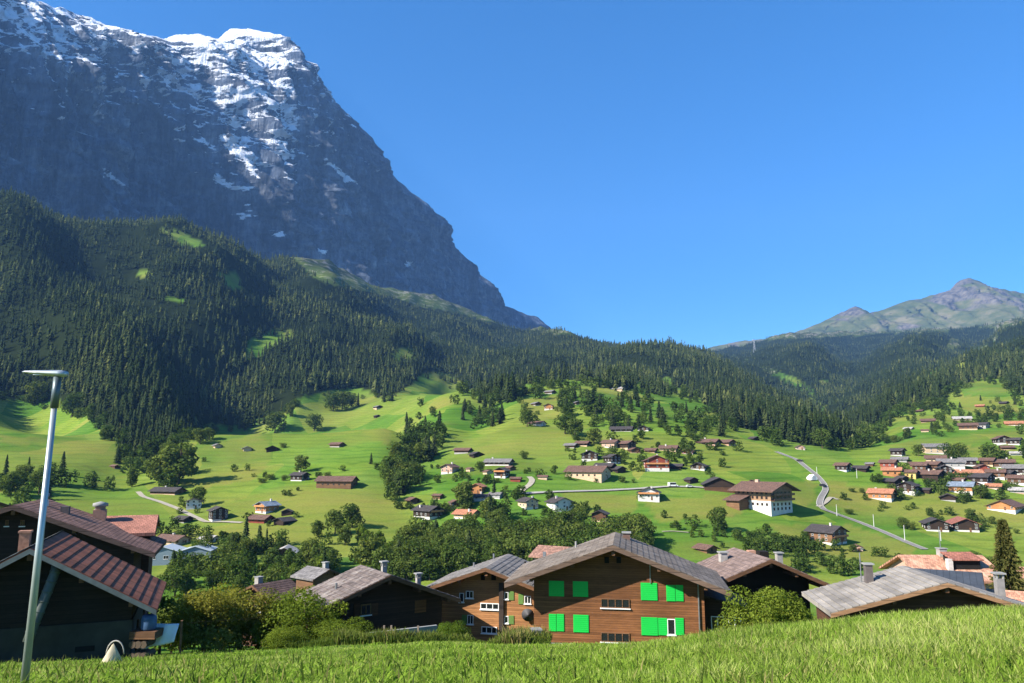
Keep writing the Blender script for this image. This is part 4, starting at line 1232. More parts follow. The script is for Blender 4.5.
GREEN = plain('bright green paint', (0.012, 0.43, 0.06), 0.45, 0, 0.06, 1.0)
OLIVE = plain('olive green paint', (0.12, 0.22, 0.055), 0.6, 0, 0.1, 1.0)
CURT = plain('white curtain', (0.65, 0.65, 0.68), 0.9, 0, 0.05)

# 1 chalet with bright green shutters
h1 = House('chalet', 'big brown chalet with bright green shutters in the middle foreground', (613, 545), 54, -9, 7.8, 8.0, 9.6, 19.5, 20.5, 5.9, 6.3, 1.8,
           timber('chalet boards', (0.165, 0.068, 0.026), 0.16, 0.4), tiles('chalet slate roof', (0.155, 0.125, 0.098), 0.42, 0.3, 0.35, (0.25, 0.22, 0.19)), STONE, None, 'house', 0.3, step=0.022, fascia=timber('verge wood', (0.13, 0.085, 0.06), 0.5))
for r_ in ((549, 581, 564, 596), (573, 581.5, 588, 596.5), (641, 583, 657, 600), (666.5, 585, 675, 601), (676, 585, 683, 601), (549, 614, 556.3, 631), (556.9, 614, 564, 631), (573.5, 615, 588.5, 632), (641.5, 617.5, 657.5, 635), (658.5, 618, 667, 635), (675.5, 618, 683.5, 635)):
    h1.shutter(*r_, GREEN)
wn = h1.win(667.6, 619, 675, 634.5, 1)
h1.win(601, 599, 629.5, 607.5, 4, WOOD_FRAME); h1.win(601, 633, 629.5, 641.5, 4, WOOD_FRAME)
h1.box('gable_window', 604.5, 557, 609, 563, DARKHOLE); h1.box('gable_window', 616.5, 557, 621, 563, DARKHOLE)
u, z = h1.uv(650, 570)
MB().tube([(u, h1.og - .12, z - .9), (u, h1.og - .12, z + .7)], .04, 6).build('downpipe', METAL, h1.root)
u, z = h1.uv(698.5, 600)
MB().tube([(u, h1.og - .1, 0), (u, h1.og - .1, z + 1.2)], .05, 6).build('downpipe', METAL, h1.root)
h1.chimney(0.9, 7.6, 0.75, 0.55, plain('dark brick', (0.12, 0.075, 0.06), 0.9), 'slab'); h1.pipe(-3.2, 7.8, .8, .08, CONC)
# lean-to on the shaded right side with two windows
le = MB().prism([(6.32, -4), (9.2, -4), (9.2, 2.6), (6.32, 3.3)], 3.2, 8.5).build('lean_to', timber('dark shed boards', (0.045, 0.026, 0.018), 0.18), h1.root)
MB().prism([(6.31, 3.32), (9.6, 2.5), (9.6, 2.62), (6.31, 3.44)], 2.8, 8.7).build('lean_to_roof', roof_mat('dark'), le)
window(le, 'f', 7.3, 1.35, 0.9, 1.15, 3.2); window(le, 'f', 8.5, 1.35, 0.9, 1.15, 3.2)

# 2 chalet with sunlit orange boards
h2 = House('chalet', 'orange boarded chalet half in shade, left of the green shuttered chalet', (485.5, 567.5), 64, -12, 5.6, 5.6, 9.2, 19, 19, 4.7, 4.6, 1.6,
           timber('orange boards', (0.33, 0.155, 0.062), 0.16, 0.35), tiles('grey slate roof', (0.175, 0.16, 0.145), 0.42, 0.35, 0.3, (0.26, 0.24, 0.22)), STONE, None, 'house', 0.26)
h2.win(480.5, 603.5, 499, 609, 3); h2.win(481.5, 627, 497, 633, 3)
h2.win(467.5, 615, 473.5, 624, 2); h2.shutter(462, 615, 466.8, 624.5, OLIVE); h2.win(466, 591, 473.5, 598, 2); h2.win(459.5, 593, 464, 602, 1)
h2.win(504.5, 592, 508.5, 599, 1); h2.shutter(509, 591.5, 514, 600, OLIVE); h2.shutter(518.5, 594, 523.5, 604, OLIVE); h2.win(524.5, 596, 531, 603.5, 2)
h2.win(504.5, 616, 508.5, 623, 1); h2.shutter(509, 615.5, 514, 624, OLIVE)
h2.box('gable_window', 481, 575, 485, 580, DARKHOLE); h2.box('gable_window', 491.5, 575, 496, 580, DARKHOLE)
h2.box('corner_post', 499.3, 583, 504, 640, timber('dark post', (0.04, 0.03, 0.025), 3), -0.22, 0.05)
u, z = h2.uv(529, 614)
MB().tube([(u, h2.og - .45, z), (u, h2.og - .28, z + .03)], [.55, .12], 14).build('satellite_dish', plain('dark dish', (0.06, 0.06, 0.065), 0.5), h2.root, True)
h2.pipe(-1.2, 8, 0.8, .08); h2.pipe(2.6, 4, 1.2, .09, DARKHOLE); h2.pipe(-2.6, 6, 0.7, .08)
h2.chimney(3.9, 6.5, 2.2, 0.25, METAL, None)

# 3 low dark chalet with broad weathered roof
h3 = House('chalet', 'dark low chalet with broad weathered grey roof behind the weeds', (391, 575), 58, 32, 5.4, 6.0, 6.4, 20, 21, 4.7, 5.0, 1.3,
           timber('blackened boards', (0.045, 0.024, 0.014), 0.17, 0.4), tiles('weathered roof', (0.14, 0.112, 0.10), 0.4, 0.28, 0.35, (0.28, 0.25, 0.225)), STONE, None, 'house', 0.26)
h3.win(360.5, 603.5, 371, 615.5, 2, timber('ochre frame', (0.22, 0.12, 0.04), 0.3)); h3.shutter(353.5, 603, 360, 616, timber('old shutter', (0.10, 0.045, 0.02), 0.12)); h3.shutter(371.5, 603, 378, 616, timber('old shutter', (0.1, 0.045, 0.02), 0.12))
h3.shutter(414.5, 599.5, 426, 613, timber('rust shutter', (0.2, 0.085, 0.03), 0.12))
h3.chimney(0.5, 2.6, 0.75, 0.36, plain('pale chimney', (0.26, 0.245, 0.225), 0.9), 'hat'); h3.pipe(-3.2, 3.0, 0.7, .1); h3.chimney(4.6, 5.0, 0.8, 0.36, plain('pale chimney', (0.26, 0.245, 0.225), 0.9), 'hat')

# 4 chalet behind the round bush
h4 = House('chalet', 'dark chalet with brown and grey roof behind the round bush', (771.5, 559), 62, 5, 5.6, 5.5, 8.0, 21, 23, 4.4, 4.3, 2.6,
           timber('black boards', (0.025, 0.015, 0.010), 0.18), tiles('brown grey roof', (0.20, 0.145, 0.125), 0.4, 0.3, 0.28, (0.12, 0.085, 0.07)), STONE, None, 'house', 0.26)
h4.chimney(-2.1, 5.2, 0.95, 0.6, plain('stone chimney', (0.3, 0.28, 0.26), 0.9), 'slab'); h4.chimney(0.3, 4.8, 0.5, 0.6, plain('rust chimney', (0.4, 0.22, 0.15), 0.9), None); h4.chimney(3.6, 6.6, 1.4, 0.5, plain('pale chimney', (0.26, 0.245, 0.225), 0.9), 'slab'); h4.chimney(1.6, 5.5, .9, .8, DARKHOLE, None)
h4.win(776, 588, 783, 596, 2, WOOD_FRAME); h4.win(756, 588, 763, 596, 2, WOOD_FRAME)

# 5 house whose striped roof rises just over the grass
h5 = House('chalet', 'dark brown house with pale grey striped roof rising over the right meadow', (947.6, 582.5), 50, -8, 7.4, 8.0, 7.8, 16, 17, 6.6, 6.6, 1.4,
           timber('dark red boards', (0.075, 0.036, 0.022), 0.18), tiles('pale striped roof', (0.25, 0.228, 0.20), 0.46, 3.0, 0.16), STONE, None, 'house', 0.24, 0.46, fascia=timber('light verge', (0.3, 0.17, 0.09), 0.5), step=0.06)
h5.chimney(-3.2, 5.4, 1.5, 0.5, plain('dark chimney', (0.10, 0.085, 0.08), 0.9), 'slab'); h5.pipe(-3.6, 5.8, 2.4, .04)
h5.chimney(5.6, 5.5, 1.5, 0.5, plain('grey chimney', (0.20, 0.19, 0.18), 0.9), 'hat')

# 6 terracotta roof with dormer, its long side towards us
h6 = House('house', 'house with long terracotta tiled roof and an open dormer on the right', (982, 555), 97, 88, 5.8, 5.8, 10.5, 22, 22, 5.0, 5.0, 0.4,
           wall_mat('pink'), tiles('terracotta roof', (0.46, 0.235, 0.15), 0.34, 0.28, 0.3, (0.55, 0.36, 0.25)), CONC, None, 'house', 0.24, 0)
d = MB().prism([(-3.3, -1.3), (-1.0, -0.38), (-1.0, .55), (-3.3, .0)], 2.2, 5.4).build('dormer', DARKHOLE, h6.roof)
MB().prism([(-3.7, .0), (-0.9, .62), (-0.9, .74), (-3.7, .12)], 1.9, 5.7).build('dormer_roof', tiles('dormer tile', (0.30, 0.12, 0.08), 0.3, 0.3), d)
h6.chimney(-3.3, 5.9, 1.5, 0.6, plain('chimney plaster', (0.5, 0.46, 0.42), 0.9), None); h6.chimney(0.0, 5.0, 1.0, 0.9, plain('stone chimney', (0.3, 0.28, 0.26), 0.9), 'slab'); h6.pipe(0.2, 5.0, 3.8, .05)
ex = MB().box(-5.2, 3, -4.0, 0.36, -4, h6.h - 2.6).build('side_wing', wall_mat('pink'), h6.root)
MB().prism([(-5.9, h6.h - 3.1), (-1, h6.h - 1.5), (3.4, h6.h - 2.9), (3.4, h6.h - 2.7), (-1, h6.h - 1.28), (-5.9, h6.h - 2.88)], -4.4, 0.35).build('wing_roof', tiles('terracotta roof', (0.46, 0.235, 0.15), 0.34), ex)

# 7 dark sheet roof in front of it
h7 = House('shed', 'black shed with dark blue metal roof in front of the terracotta roof', (982, 572.5), 68, 60, 4.6, 2.4, 5.8, 13, 13, 3.4, 1.8, 0.5,
           timber('black boards', (0.025, 0.015, 0.010), 0.18), tiles('dark blue sheet roof', (0.045, 0.055, 0.07), 3.0, 0.5, 0.08), CONC, None, 'shed', 0.18, 0)
# 8 roof corner at the right edge
h8 = House('house', 'terracotta roof corner at the right edge beside the big spruce', (1034, 592), 66, 60, 3.6, 3.6, 6, 20, 20, 3.0, 3.0, 0.5, wall_mat('pink'), tiles('terracotta roof', (0.46, 0.235, 0.15), 0.34), CONC, None, 'house', 0.2, 0)

# 9 the tiled barn at the left
h9 = House('barn', 'old black timber barn with red brown tiled roof behind the street lamp', (30, 548), 40, 22, 6.2, 6.25, 9.6, 29.5, 29.5, 4.9, 4.95, 1.1,
           timber('barn boards', (0.020, 0.013, 0.010), 0.24, 0.5), tiles('red brown tiles', (0.25, 0.085, 0.048), 6.0, 0.42, 0.3, (0.15, 0.07, 0.05)), plain('old plaster plinth', (0.040, 0.038, 0.033), 0.95, 0, 0.4, 1.0), None, 'barn', 0.24, 0.48, ph=1.9, fascia=plain('grey verge board', (0.15, 0.16, 0.155), 0.7, 0, 0.2), step=0.035)
# slate covering on the left slope
sm_ = MB(); t_ = h9.tl
for k in range(12):
    xa, xb = -6.2 * k / 12, -6.2 * (k + 1.05) / 12
    sm_.prism([(xb, .24 + xb * t_ + .085), (xa, .24 + xa * t_ + .075), (xa, .24 + xa * t_ + .10), (xb, .24 + xb * t_ + .125)][::-1], 0.0, 9.62)
sm_.build('slate_slope', tiles('mossy slates', (0.17, 0.165, 0.16), 0.45, 0.4, 0.4, (0.3, 0.29, 0.27)), h9.roof)
BRICKM = m = tiles('chimney brick', (0.30, 0.16, 0.11), 0.075, 0.22, 0.3)
c9 = h9.chimney(-1.2, 5.0, 1.3, 0.52, plain('brick red', (0.30, 0.155, 0.10), 0.9, 0, 0.35, 5), None)
MB().box(-1.52, -.88, 4.68, 5.32, -1.2 * h9.tl + 1.302, -1.2 * h9.tl + 1.42).build('cap', plain('brick red', (0.3, 0.155, 0.1), 0.9), c9)
h9.box('cellar_window', 75, 645, 95, 652, DARKHOLE, -0.1)
(u0, z0), (u1, z1) = h9.uv(57, 570), h9.uv(35, 628)
pp_ = MB().tube([(u0, h9.og - .1, z0 + .5), (u0, h9.og - .45, z0), (u1, h9.og - .9, z1), (u1 - .1, h9.og - 1.0, z1 - .5)], .24, 12)
for k in range(7):
    t = k / 6
    a_ = Vector((u0, h9.og - .45, z0)).lerp(Vector((u1, h9.og - .9, z1)), t); b_ = a_ + (Vector((u1, h9.og - .9, z1)) - Vector((u0, h9.og - .45, z0))).normalized() * .08
    pp_.tube([a_, b_], .265, 12)
pp_.build('hay_blower_pipe', plain('green grey pipe', (0.075, 0.09, 0.08), 0.6, 0.1, 0.2), h9.root, True)
h9.box('barn_door', 6, 622, 33, 668, timber('barn door', (0.03, 0.02, 0.015), 1.5), -0.06)

# 10 big dark house behind the barn
h10 = House('house', 'large dark house with brown roof rising behind the tiled barn', (13, 505), 56, 20, 9, 9.8, 10, 20, 21.5, 7.8, 8.2, 1.3,
            timber('black boards', (0.025, 0.015, 0.010), 0.18), tiles('brown shingles', (0.19, 0.105, 0.08), 0.35, 0.3, 0.3), STONE, None, 'house', 0.3, 0.3, step=0.014, fascia=timber('brown verge', (0.12, 0.075, 0.06), 0.6))
h10.chimney(0.9, 5.5, 0.7, 0.45, plain('white cowl', (0.5, 0.5, 0.5), 0.7), 'round'); h10.chimney(2.5, 5.0, 0.85, 0.6, plain('dark chimney', (0.10, 0.085, 0.08), 0.9), None)
h10.win(5, 520, 9, 526, 2, WOOD_FRAME); h10.win(20, 520, 25, 526, 2, WOOD_FRAME)
# 11 red roofed house, eaves towards us
h11 = House('house', 'dark red house with flat looking rust red roof above the barn', (158.5, 514.5), 69, 113, 4.6, 4.4, 13, 14.5, 14.5, 3.9, 3.7, 0.35,
            timber('dark red boards', (0.075, 0.036, 0.022), 0.18), tiles('rust red roof', (0.34, 0.15, 0.105), 0.35, 0.3, 0.2), STONE, None, 'house', 0.26, 0)
h11.chimney(-1.2, 4.6, 1.2, 1.0, plain('rust chimney', (0.4, 0.22, 0.15), 0.9), 'round'); h11.chimney(-2.3, 6.0, 1.2, 0.6, plain('dark chimney', (0.10, 0.085, 0.08), 0.9), None)
# 12 grey roof at the left edge, further back
h12 = House('house', 'grey roofed house peeking out at the left edge of the picture', (-8, 499.5), 84, 70, 5, 5, 9, 19, 19, 4.2, 4.2, .6, wall_mat('beige'), roof_mat('grey'), STONE, None, 'house', .24, 0)
# 13 brown roof deep in the garden trees
h13 = House('chalet', 'brown roofed chalet with white chimney sunk among the garden trees', (252, 585), 105, -34, 4.6, 5.0, 6.5, 22, 24, 3.7, 3.9, 1.0,
            timber('mid boards', (0.12, 0.06, 0.035), 0.18), tiles('dark brown shingles', (0.095, 0.06, 0.05), 0.38, 0.3, 0.3), wall_mat('pink'), None, 'house', .24)
h13.chimney(-1.2, 2.0, 1.4, 0.8, plain('pale chimney', (0.26, 0.245, 0.225), 0.9), 'slab'); h13.win(244, 602, 249, 609, 2); h13.win(255, 606, 261, 612, 2)
# 14, 15 roofs among the trees behind the dark chalet
h14 = House('house', 'small grey roof among the trees left of the weathered roof', (330, 569), 100, 50, 2.6, 2.6, 5, 22, 22, 2.2, 2.2, .5, wall_mat('mid'), roof_mat('grey'), STONE, None, 'house', .2, 0)
h14.chimney(.4, 1.5, 1.0, .6, CONC, 'slab')
h15 = House('house', 'brick red roof tip behind the left slope of the green shuttered chalet', (572, 547), 120, 60, 3.4, 3.4, 6, 22, 22, 2.8, 2.8, .8, wall_mat('pink'), tiles('old red roof', (0.27, 0.15, 0.11), 0.35), STONE, None, 'house', .2, 0)
for b_ in ((0, 165, 505, 662, 662), (308, 460, 566, 628, 626), (430, 540, 556, 640, 636), (505, 728, 535, 642, 640), (703, 832, 548, 600, 605), (806, 1014, 566, 618, 618), (902, 1002, 552, 580, 590), (236, 282, 578, 605, 607)):
    BOXES.append(b_)

# ------------------------------------------------------------------ street lamp
LP = PP(20, 725, 12.2); LP.z = hz(LP.x, LP.y)
lr = empty('street_lamp', LP, 0, 'slim grey steel street lamp with flat head on the left meadow edge', 'street lamp')
STEEL = plain('galvanised steel', (0.36, 0.40, 0.41), 0.38, 0.55, 0.12, 2.0)
tp_ = PP(57.5, 377, 12.2); hgt = tp_.z - LP.z; lean = tp_.x - LP.x
MB().tube([(0, 0, -.5), (lean * .9, 0, hgt * .9)], [.062, .044], 16).build('pole', STEEL, lr, True)
MB().tube([(lean * .895, 0, hgt * .895), (lean, 0, hgt)], [.062, .06], 14).build('collar', plain('dark steel', (0.10, 0.13, 0.14), 0.45, 0.5, 0.1), lr, True)
hd = MB()
L0, L1 = lean - .58, lean + .15
prof = [(L0, .03, .010), (L0 + .06, .07, .022), (L0 + .3, .085, .042), (L1 - .12, .085, .06), (L1, .06, .045)]
b = 0
for x, hw_, ht_ in prof:
    for k in range(12):
        a_ = 6.2832 * k / 12
        hd.v.append((x, math.cos(a_) * hw_, hgt + .05 + (L1 - x) * .05 + math.sin(a_) * ht_))
for i in range(len(prof) - 1):
    for k in range(12):
        a_, c_ = i * 12 + k, i * 12 + (k + 1) % 12
        hd.f.append((a_, a_ + 12, c_ + 12, c_))
hd.f.append(tuple(range(12))); hd.f.append(tuple(48 + k for k in reversed(range(12))))
hd_o = hd.build('lamp_head', STEEL, lr, True)
MB().box(L0 + .2, L1 - .3, -.05, .05, hgt + .03, hgt + .046).build('lens', plain('lamp lens', (0.55, 0.57, 0.57), 0.2), hd_o)

# ------------------------------------------------------------------ things by the barn
def ground_at(px, py): return hit(px, py, 20)
g = ground_at(110, 663)
k = g.y / F
tr = empty('tarpaulin', g, 0, 'cream tarpaulin heap standing against the barn plinth', 'tarpaulin')
mb = MB(); n = 14
for j, (zz, rr) in enumerate(((-.1, 1), (.35, .8), (.8, .45), (1.15, .14), (1.25, .02))):
    for q in range(n):
        a_ = 6.2832 * q / n
        f_ = rr * (1 + .2 * math.sin(3 * a_ + .6 * j) + .1 * math.sin(7 * a_))
        mb.v.append((math.cos(a_) * f_ * .75 + .12 * zz, math.sin(a_) * f_ * .5, zz))
for j in range(4):
    for q in range(n):
        a_, c_ = j * n + q, j * n + (q + 1) % n
        mb.f.append((a_, c_, c_ + n, a_ + n))
mb.build('sheet', plain('cream canvas', (0.46, 0.40, 0.28), 0.9, 0, 0.15, 2), tr, True)
MB().tube([(.9 * math.cos(a_) * .75 + .25, .15, .55 + .85 * math.sin(a_)) for a_ in [math.pi * q / 10 for q in range(11)]], .05, 6).build('hoop', plain('grey hoop', (0.3, 0.29, 0.26), 0.6), tr, True)
tr.scale = (.55, .55, .62)
# laundry line with a white sheet
g = PP(180, 650, 43.5); g.z = hz(g.x, g.y)
lr2 = empty('washing_line', g, 0, 'washing line on dark posts right of the barn', 'washing line')
MB().tube([(0, 0, -.3), (0, 0, 1.9)], .07, 8).build('post', WOOD_FRAME, lr2)
MB().tube([(-2.6, .3, -.3), (-2.6, .3, 1.9)], .07, 8).build('post', WOOD_FRAME, lr2)
MB().tube([(-2.6, .3, 1.75), (-1.2, .15, 1.68), (0, 0, 1.75), (4, .6, 1.9), (8, 1.0, 2.3)], .006, 4).build('line', DARKHOLE, lr2)
sh = MB(); nx, nz_ = 12, 8
for j in range(nz_ + 1):
    for q in range(nx + 1):
        x = -2.3 + 2.1 * q / nx; z = 1.7 - (1.35 - .45 * (q / nx)) * j / nz_
        sh.v.append((x + .1 * j / nz_ * math.sin(q * .9), .14 + .07 * math.sin(q * 1.3 + j * .3) - .25 * j / nz_, z))
for j in range(nz_):
    for q in range(nx):
        a_ = j * (nx + 1) + q
        sh.f.append((a_, a_ + nx + 1, a_ + nx + 2, a_ + 1))
so_ = sh.build('bed_sheet', plain('white linen', (0.74, 0.76, 0.80), 0.9, 0, 0.04), None, True); so_.location = g
so_.modifiers.new('thickness', 'SOLIDIFY').thickness = 0.008
tag(so_, 'white bed sheet hung out on the washing line', 'bed sheet')
g = PP(147, 650, 43); g.z = hz(g.x, g.y)
bl = empty('water_barrel', g, 0, 'blue grey barrel on a stack of logs at the barn corner', 'barrel')
MB().tube([(0, 0, 1.5), (0, 0, 1.6), (0, 0, 2.1), (0, 0, 2.3)], [.34, .4, .4, .33], 14).build('barrel', plain('blue drum', (0.05, 0.10, 0.20), 0.5), bl, True)
for q in range(6):
    MB().tube([(-.6 + .3 * (q % 3), -.5, .2 + .62 * (q // 3)), (-.6 + .3 * (q % 3) + .05, .6, .2 + .62 * (q // 3))], .2, 8).build('log', plain('bark', (0.09, 0.065, 0.045)), bl)
MB().box(-.8, .6, -.5, .6, 1.1, 1.49).build('shelf', timber('frame wood', (0.14, 0.07, 0.035), .3), bl)

# garden wall, fence posts and stone pillar in front of the dark chalet
a_, b_ = PP(366, 633, 53.5), PP(436, 634, 56)
mbw = MB(); dx = (b_ - a_).length
mbw.box(0, dx, -.12, .12, -1.2, .75)
gw = mbw.build('garden_wall', CONC); gw.location = (a_.x, a_.y, hz(a_.x, a_.y)); gw.rotation_euler = (0, 0, math.atan2(b_.y - a_.y, b_.x - a_.x))
tag(gw, 'low grey concrete garden wall in front of the dark low chalet', 'wall')
for px, py, lb in ((355, 642, 'leftmost wooden fence post standing in the weeds'), (384, 632, 'wooden fence post at the middle of the garden wall'), (391, 640, 'shorter fence post in front of the garden wall'), (418, 632, 'thick wooden fence post at the right part of the garden wall')):
    p_ = PP(px, py, 52); p_.z = hz(p_.x, p_.y)
    po = MB().box(-.06, .06, -.07, .07, -.4, 1.15).build('fence_post', plain('weathered post', (0.2, 0.16, 0.12), .9, 0, .3, 6)); po.location = p_
    tag(po, lb, 'fence post', 'fence posts in the weeds')
p_ = PP(536, 641, 50); p_.z = hz(p_.x, p_.y)
pr_ = empty('stone_pillar', p_, 0.2, 'short stone pillar at the left corner of the green shuttered chalet', 'pillar')
MB().box(-.3, .3, -.3, .3, -.5, .95).build('shaft', STONE, pr_); MB().box(-.35, .35, -.35, .35, .953, 1.05).build('cap', CONC, pr_)
# ------------------------------------------------------------------ broadleaf trees and bushes
def crown_mesh(name, seed, n, size, lobes, sx=0.36, z0=0.16, mat=None, flat=0.0):
    """unit-height crown of many small leaf clumps gathered in uneven boughs"""
    r = np.random.default_rng(seed)
    cen, rad, tone_ = [], [], []
    for k in range(lobes):
        t = (k + 0.5) / lobes
        zc = z0 + 0.12 + (0.88 - z0 - 0.2) * t
        env = math.sqrt(max(0.05, 1 - ((zc - (z0 + 1) / 2) / ((1 - z0) / 2)) ** 2))
        a = 2.4 * k + r.uniform(-.5, .5)
        d = sx * env * r.uniform(0.25, 0.92)
        cen.append((math.cos(a) * d, math.sin(a) * d, zc)); rad.append(r.uniform(0.12, 0.2) * (sx / 0.36) ** 0.6); tone_.append(r.uniform(0.1, 0.8))
    cen = np.array(cen); rad = np.array(rad); tone_ = np.array(tone_)
    w = rad ** 2; L = r.choice(lobes, n, p=w / w.sum())
    d = r.normal(size=(n, 3)); d /= np.linalg.norm(d, axis=1, keepdims=True)
    rr = rad[L] * (0.55 + 0.55 * r.random(n) ** 0.5)
    c = cen[L] + d * rr[:, None] * np.array([1, 1, 0.85])
    c[:, 2] = np.clip(c[:, 2], z0 * 0.8, 1.02)
    nrm = d * 0.9 + r.normal(size=(n, 3)) * 0.55 + np.array([0, 0, 0.35]); nrm /= np.linalg.norm(nrm, axis=1, keepdims=True)
    u = np.cross(nrm, r.normal(size=(n, 3))); u /= np.linalg.norm(u, axis=1, keepdims=True)
    v = np.cross(nrm, u)
    s = size * r.uniform(0.6, 1.35, n)[:, None]
    asp = r.uniform(0.5, 0.9, n)[:, None]
    V = np.stack([c - u * s, c + v * s * asp, c + u * s, c - v * s * asp], 1).reshape(-1, 3)
    Fq = np.arange(n * 4).reshape(n, 4)
    A = np.clip(tone_[L] * 0.6 + r.uniform(0, 0.45, n), 0, 1)
    return mesh_np(name, V, Fq, dict(rnd=np.repeat(A, 4)), False, [mat])


def trunk_mesh(seed, z0=0.16, r0=0.022):
    r = random.Random(seed)
    mb = MB().tube([(0, 0, -.06), (r.uniform(-.01, .01), 0, z0), (r.uniform(-.03, .03), r.uniform(-.03, .03), .75)], [r0 * 1.25, r0, r0 * .3], 7)
    for k in range(5):
        a = k * 2.4 + r.random(); z = z0 + .05 + .08 * k
        mb.tube([(0, 0, z), (math.cos(a) * .14, math.sin(a) * .14, z + .14), (math.cos(a) * .24, math.sin(a) * .24, z + .24)], [r0 * .5, r0 * .32, r0 * .12], 5)
    me = bpy.data.meshes.new('trunk'); me.from_pydata(mb.v, [], mb.f); me.materials.append(BARK); me.update()
    return me


LEAF = foliage('broad leaves', (0.068, 0.108, 0.022), 0.5, 0.34, (0.15, 0.185, 0.042))
LEAFY = foliage('yellow green leaves', (0.15, 0.165, 0.03), 0.45, 0.42, (0.27, 0.265, 0.06))
LEAFB = foliage('bright leaves', (0.105, 0.165, 0.022), 0.45, 0.42, (0.21, 0.265, 0.04))
MID = [(crown_mesh('crown', 500 + i, 1500, 0.034, 13 + i, (0.36, 0.30, 0.42, 0.26, 0.34, 0.46)[i], (0.1, 0.08, 0.12, 0.05, 0.1, 0.14)[i], LEAF), trunk_mesh(500 + i)) for i in range(6)]
POP = [(crown_mesh('crown', 530 + i, 1500, 0.028, 15, 0.17, 0.04, LEAFB), trunk_mesh(530 + i)) for i in range(2)]
NEARY = [(crown_mesh('crown', 550 + i, 11000, 0.0165, 24, 0.5, 0.08, LEAFY), trunk_mesh(550 + i, .2, .03)) for i in range(2)]
NEARG = [(crown_mesh('crown', 560 + i, 14000, 0.0165, 26, 0.55, 0.0, LEAFB), trunk_mesh(560 + i, .1, .02)) for i in range(2)]
TREES = []


REQ = []


def tree_later(*a):
    REQ.append(a)


def tree(kind, loc, h, wide=1.0, label=None, cat='tree', group=None, name='broadleaf_tree', rng=random.Random(5)):
    cm, tm = kind
    root = link(name, None); root.empty_display_size = 0.5
    root.location = loc; root.rotation_euler = (0, 0, rng.uniform(0, 6.28))
    root.scale = (h * wide, h * wide, h)
    link('trunk', tm, root); link('crown', cm, root)
    tag(root, label, cat, group)
    px, py = project(loc[0], loc[1], loc[2])
    TREES.append((root, float(px), float(py), h * F / loc[1]))
    return root


def spruce(loc, h, wide=1.0, label=None, group=None, rng=random.Random(6), k=None):
    o = link('spruce', spr_me[rng.randrange(len(spr_me)) if k is None else k])
    o.location = loc; o.rotation_euler = (0, 0, rng.uniform(0, 6.28)); o.scale = (h * wide, h * wide, h)
    tag(o, label, 'spruce', group)
    px, py = project(loc[0], loc[1], loc[2])
    return o, float(px), float(py), h * F / loc[1]


# the nearest ranks of the forest
for P_, h in FRONT_TREES:
    px = P_[3]
    lb, gr = (('dark spruce standing in the front rank of the forest above the left meadow', 'spruces along the left forest edge') if px < 330 else
              ('dark spruce on the forest edge above the central meadows and hill village', 'spruces along the central forest edge') if px < 860 else
              ('dark spruce on the lower forest edge above the right hillside pastures', 'spruces along the right forest edge'))
    spruce((P_[0], P_[1], P_[2] - .5), h, random.uniform(1.05, 1.45), lb, gr)


def blocked(px, py, hpx, wpx):
    for x0, x1, y0, y1, yb in BOXES:
        if px + wpx > x0 + 1 and px - wpx < x1 - 1 and py > yb - 1 and py - hpx < y1 - 1 and py - hpx * 0.9 < (y0 + y1) / 2 + 3:
            return True
    return False


def wood(poly, n, hrange, gap, label, group, kinds, conif=0.0, ymin=60, seed=1, avoid=True):
    """trees of one wood, spread over its outline"""
    r = random.Random(seed)
    xs = [p[0] for p in poly]; ys = [p[1] for p in poly]
    done = []; tries = 0
    while len(done) < n and tries < n * 60:
        tries += 1
        x, y = r.uniform(min(xs), max(xs)), r.uniform(min(ys), max(ys))
        if not bool(in_poly(np.array([x]), np.array([y]), poly)[0]): continue
        p = hit(x, y, ymin)
        h = r.uniform(*hrange); hp = h * F / p.y
        if any(math.hypot(x - a, (y - b) * 2) < gap * hp for a, b in done): continue
        if avoid and blocked(x, y, hp, hp * .3): continue
        done.append((x, y))
        if r.random() < conif:
            sl_ = label.replace('broadleaf tree', 'spruce') if 'broadleaf tree' in label else label.replace('leafy tree', 'spruce') if 'leafy tree' in label else label.replace('tree', 'spruce', 1)
            spruce(p - Vector((0, 0, .4)), h * 1.1, r.uniform(1.3, 1.7), sl_, group.replace('trees', 'spruces'), r)
        else:
            tree_later(kinds[r.randrange(len(kinds))], p - Vector((0, 0, .4)), h, r.uniform(.85, 1.2), label, 'tree', group, 'broadleaf_tree', r)
    return len(done)


wood([(382, 498), (392, 470), (400, 440), (404, 412), (418, 402), (432, 415), (446, 428), (450, 440), (428, 462), (416, 495), (400, 506)], 62, (9, 17), .14, 'broadleaf tree in the wooded gully that climbs the central meadows', 'trees of the central gully', MID, .15, seed=3)
wood([(455, 390), (470, 375), (500, 385), (515, 398), (506, 424), (480, 432), (458, 428), (452, 410)], 40, (10, 19), .15, 'broadleaf tree in the grove between the gully and the upper hill village', 'trees of the upper grove', MID, .5, seed=4)
wood([(396, 556), (420, 540), (450, 533), (480, 520), (520, 514), (565, 516), (610, 526), (640, 530), (652, 545), (640, 566), (600, 572), (400, 584), (365, 574)], 105, (9, 16), .2, 'leafy tree in the dense valley wood behind the near chalets', 'trees of the valley wood', MID, .04, 110, seed=5)
wood([(108, 446), (140, 452), (160, 450), (195, 452), (194, 480), (175, 490), (140, 488), (110, 492), (60, 500), (0, 502), (0, 486), (60, 484), (112, 480)], 42, (9, 17), .22, 'broadleaf tree in the belt of woods below the far left field', 'trees of the left belt', MID, .22, seed=6)
wood([(190, 556), (235, 548), (300, 555), (330, 560), (330, 590), (290, 600), (215, 596), (165, 600), (160, 580)], 36, (7, 13), .22, 'leafy tree in the garden thicket behind the washing line', 'trees of the garden thicket', MID + POP[:1], .08, 70, seed=7)
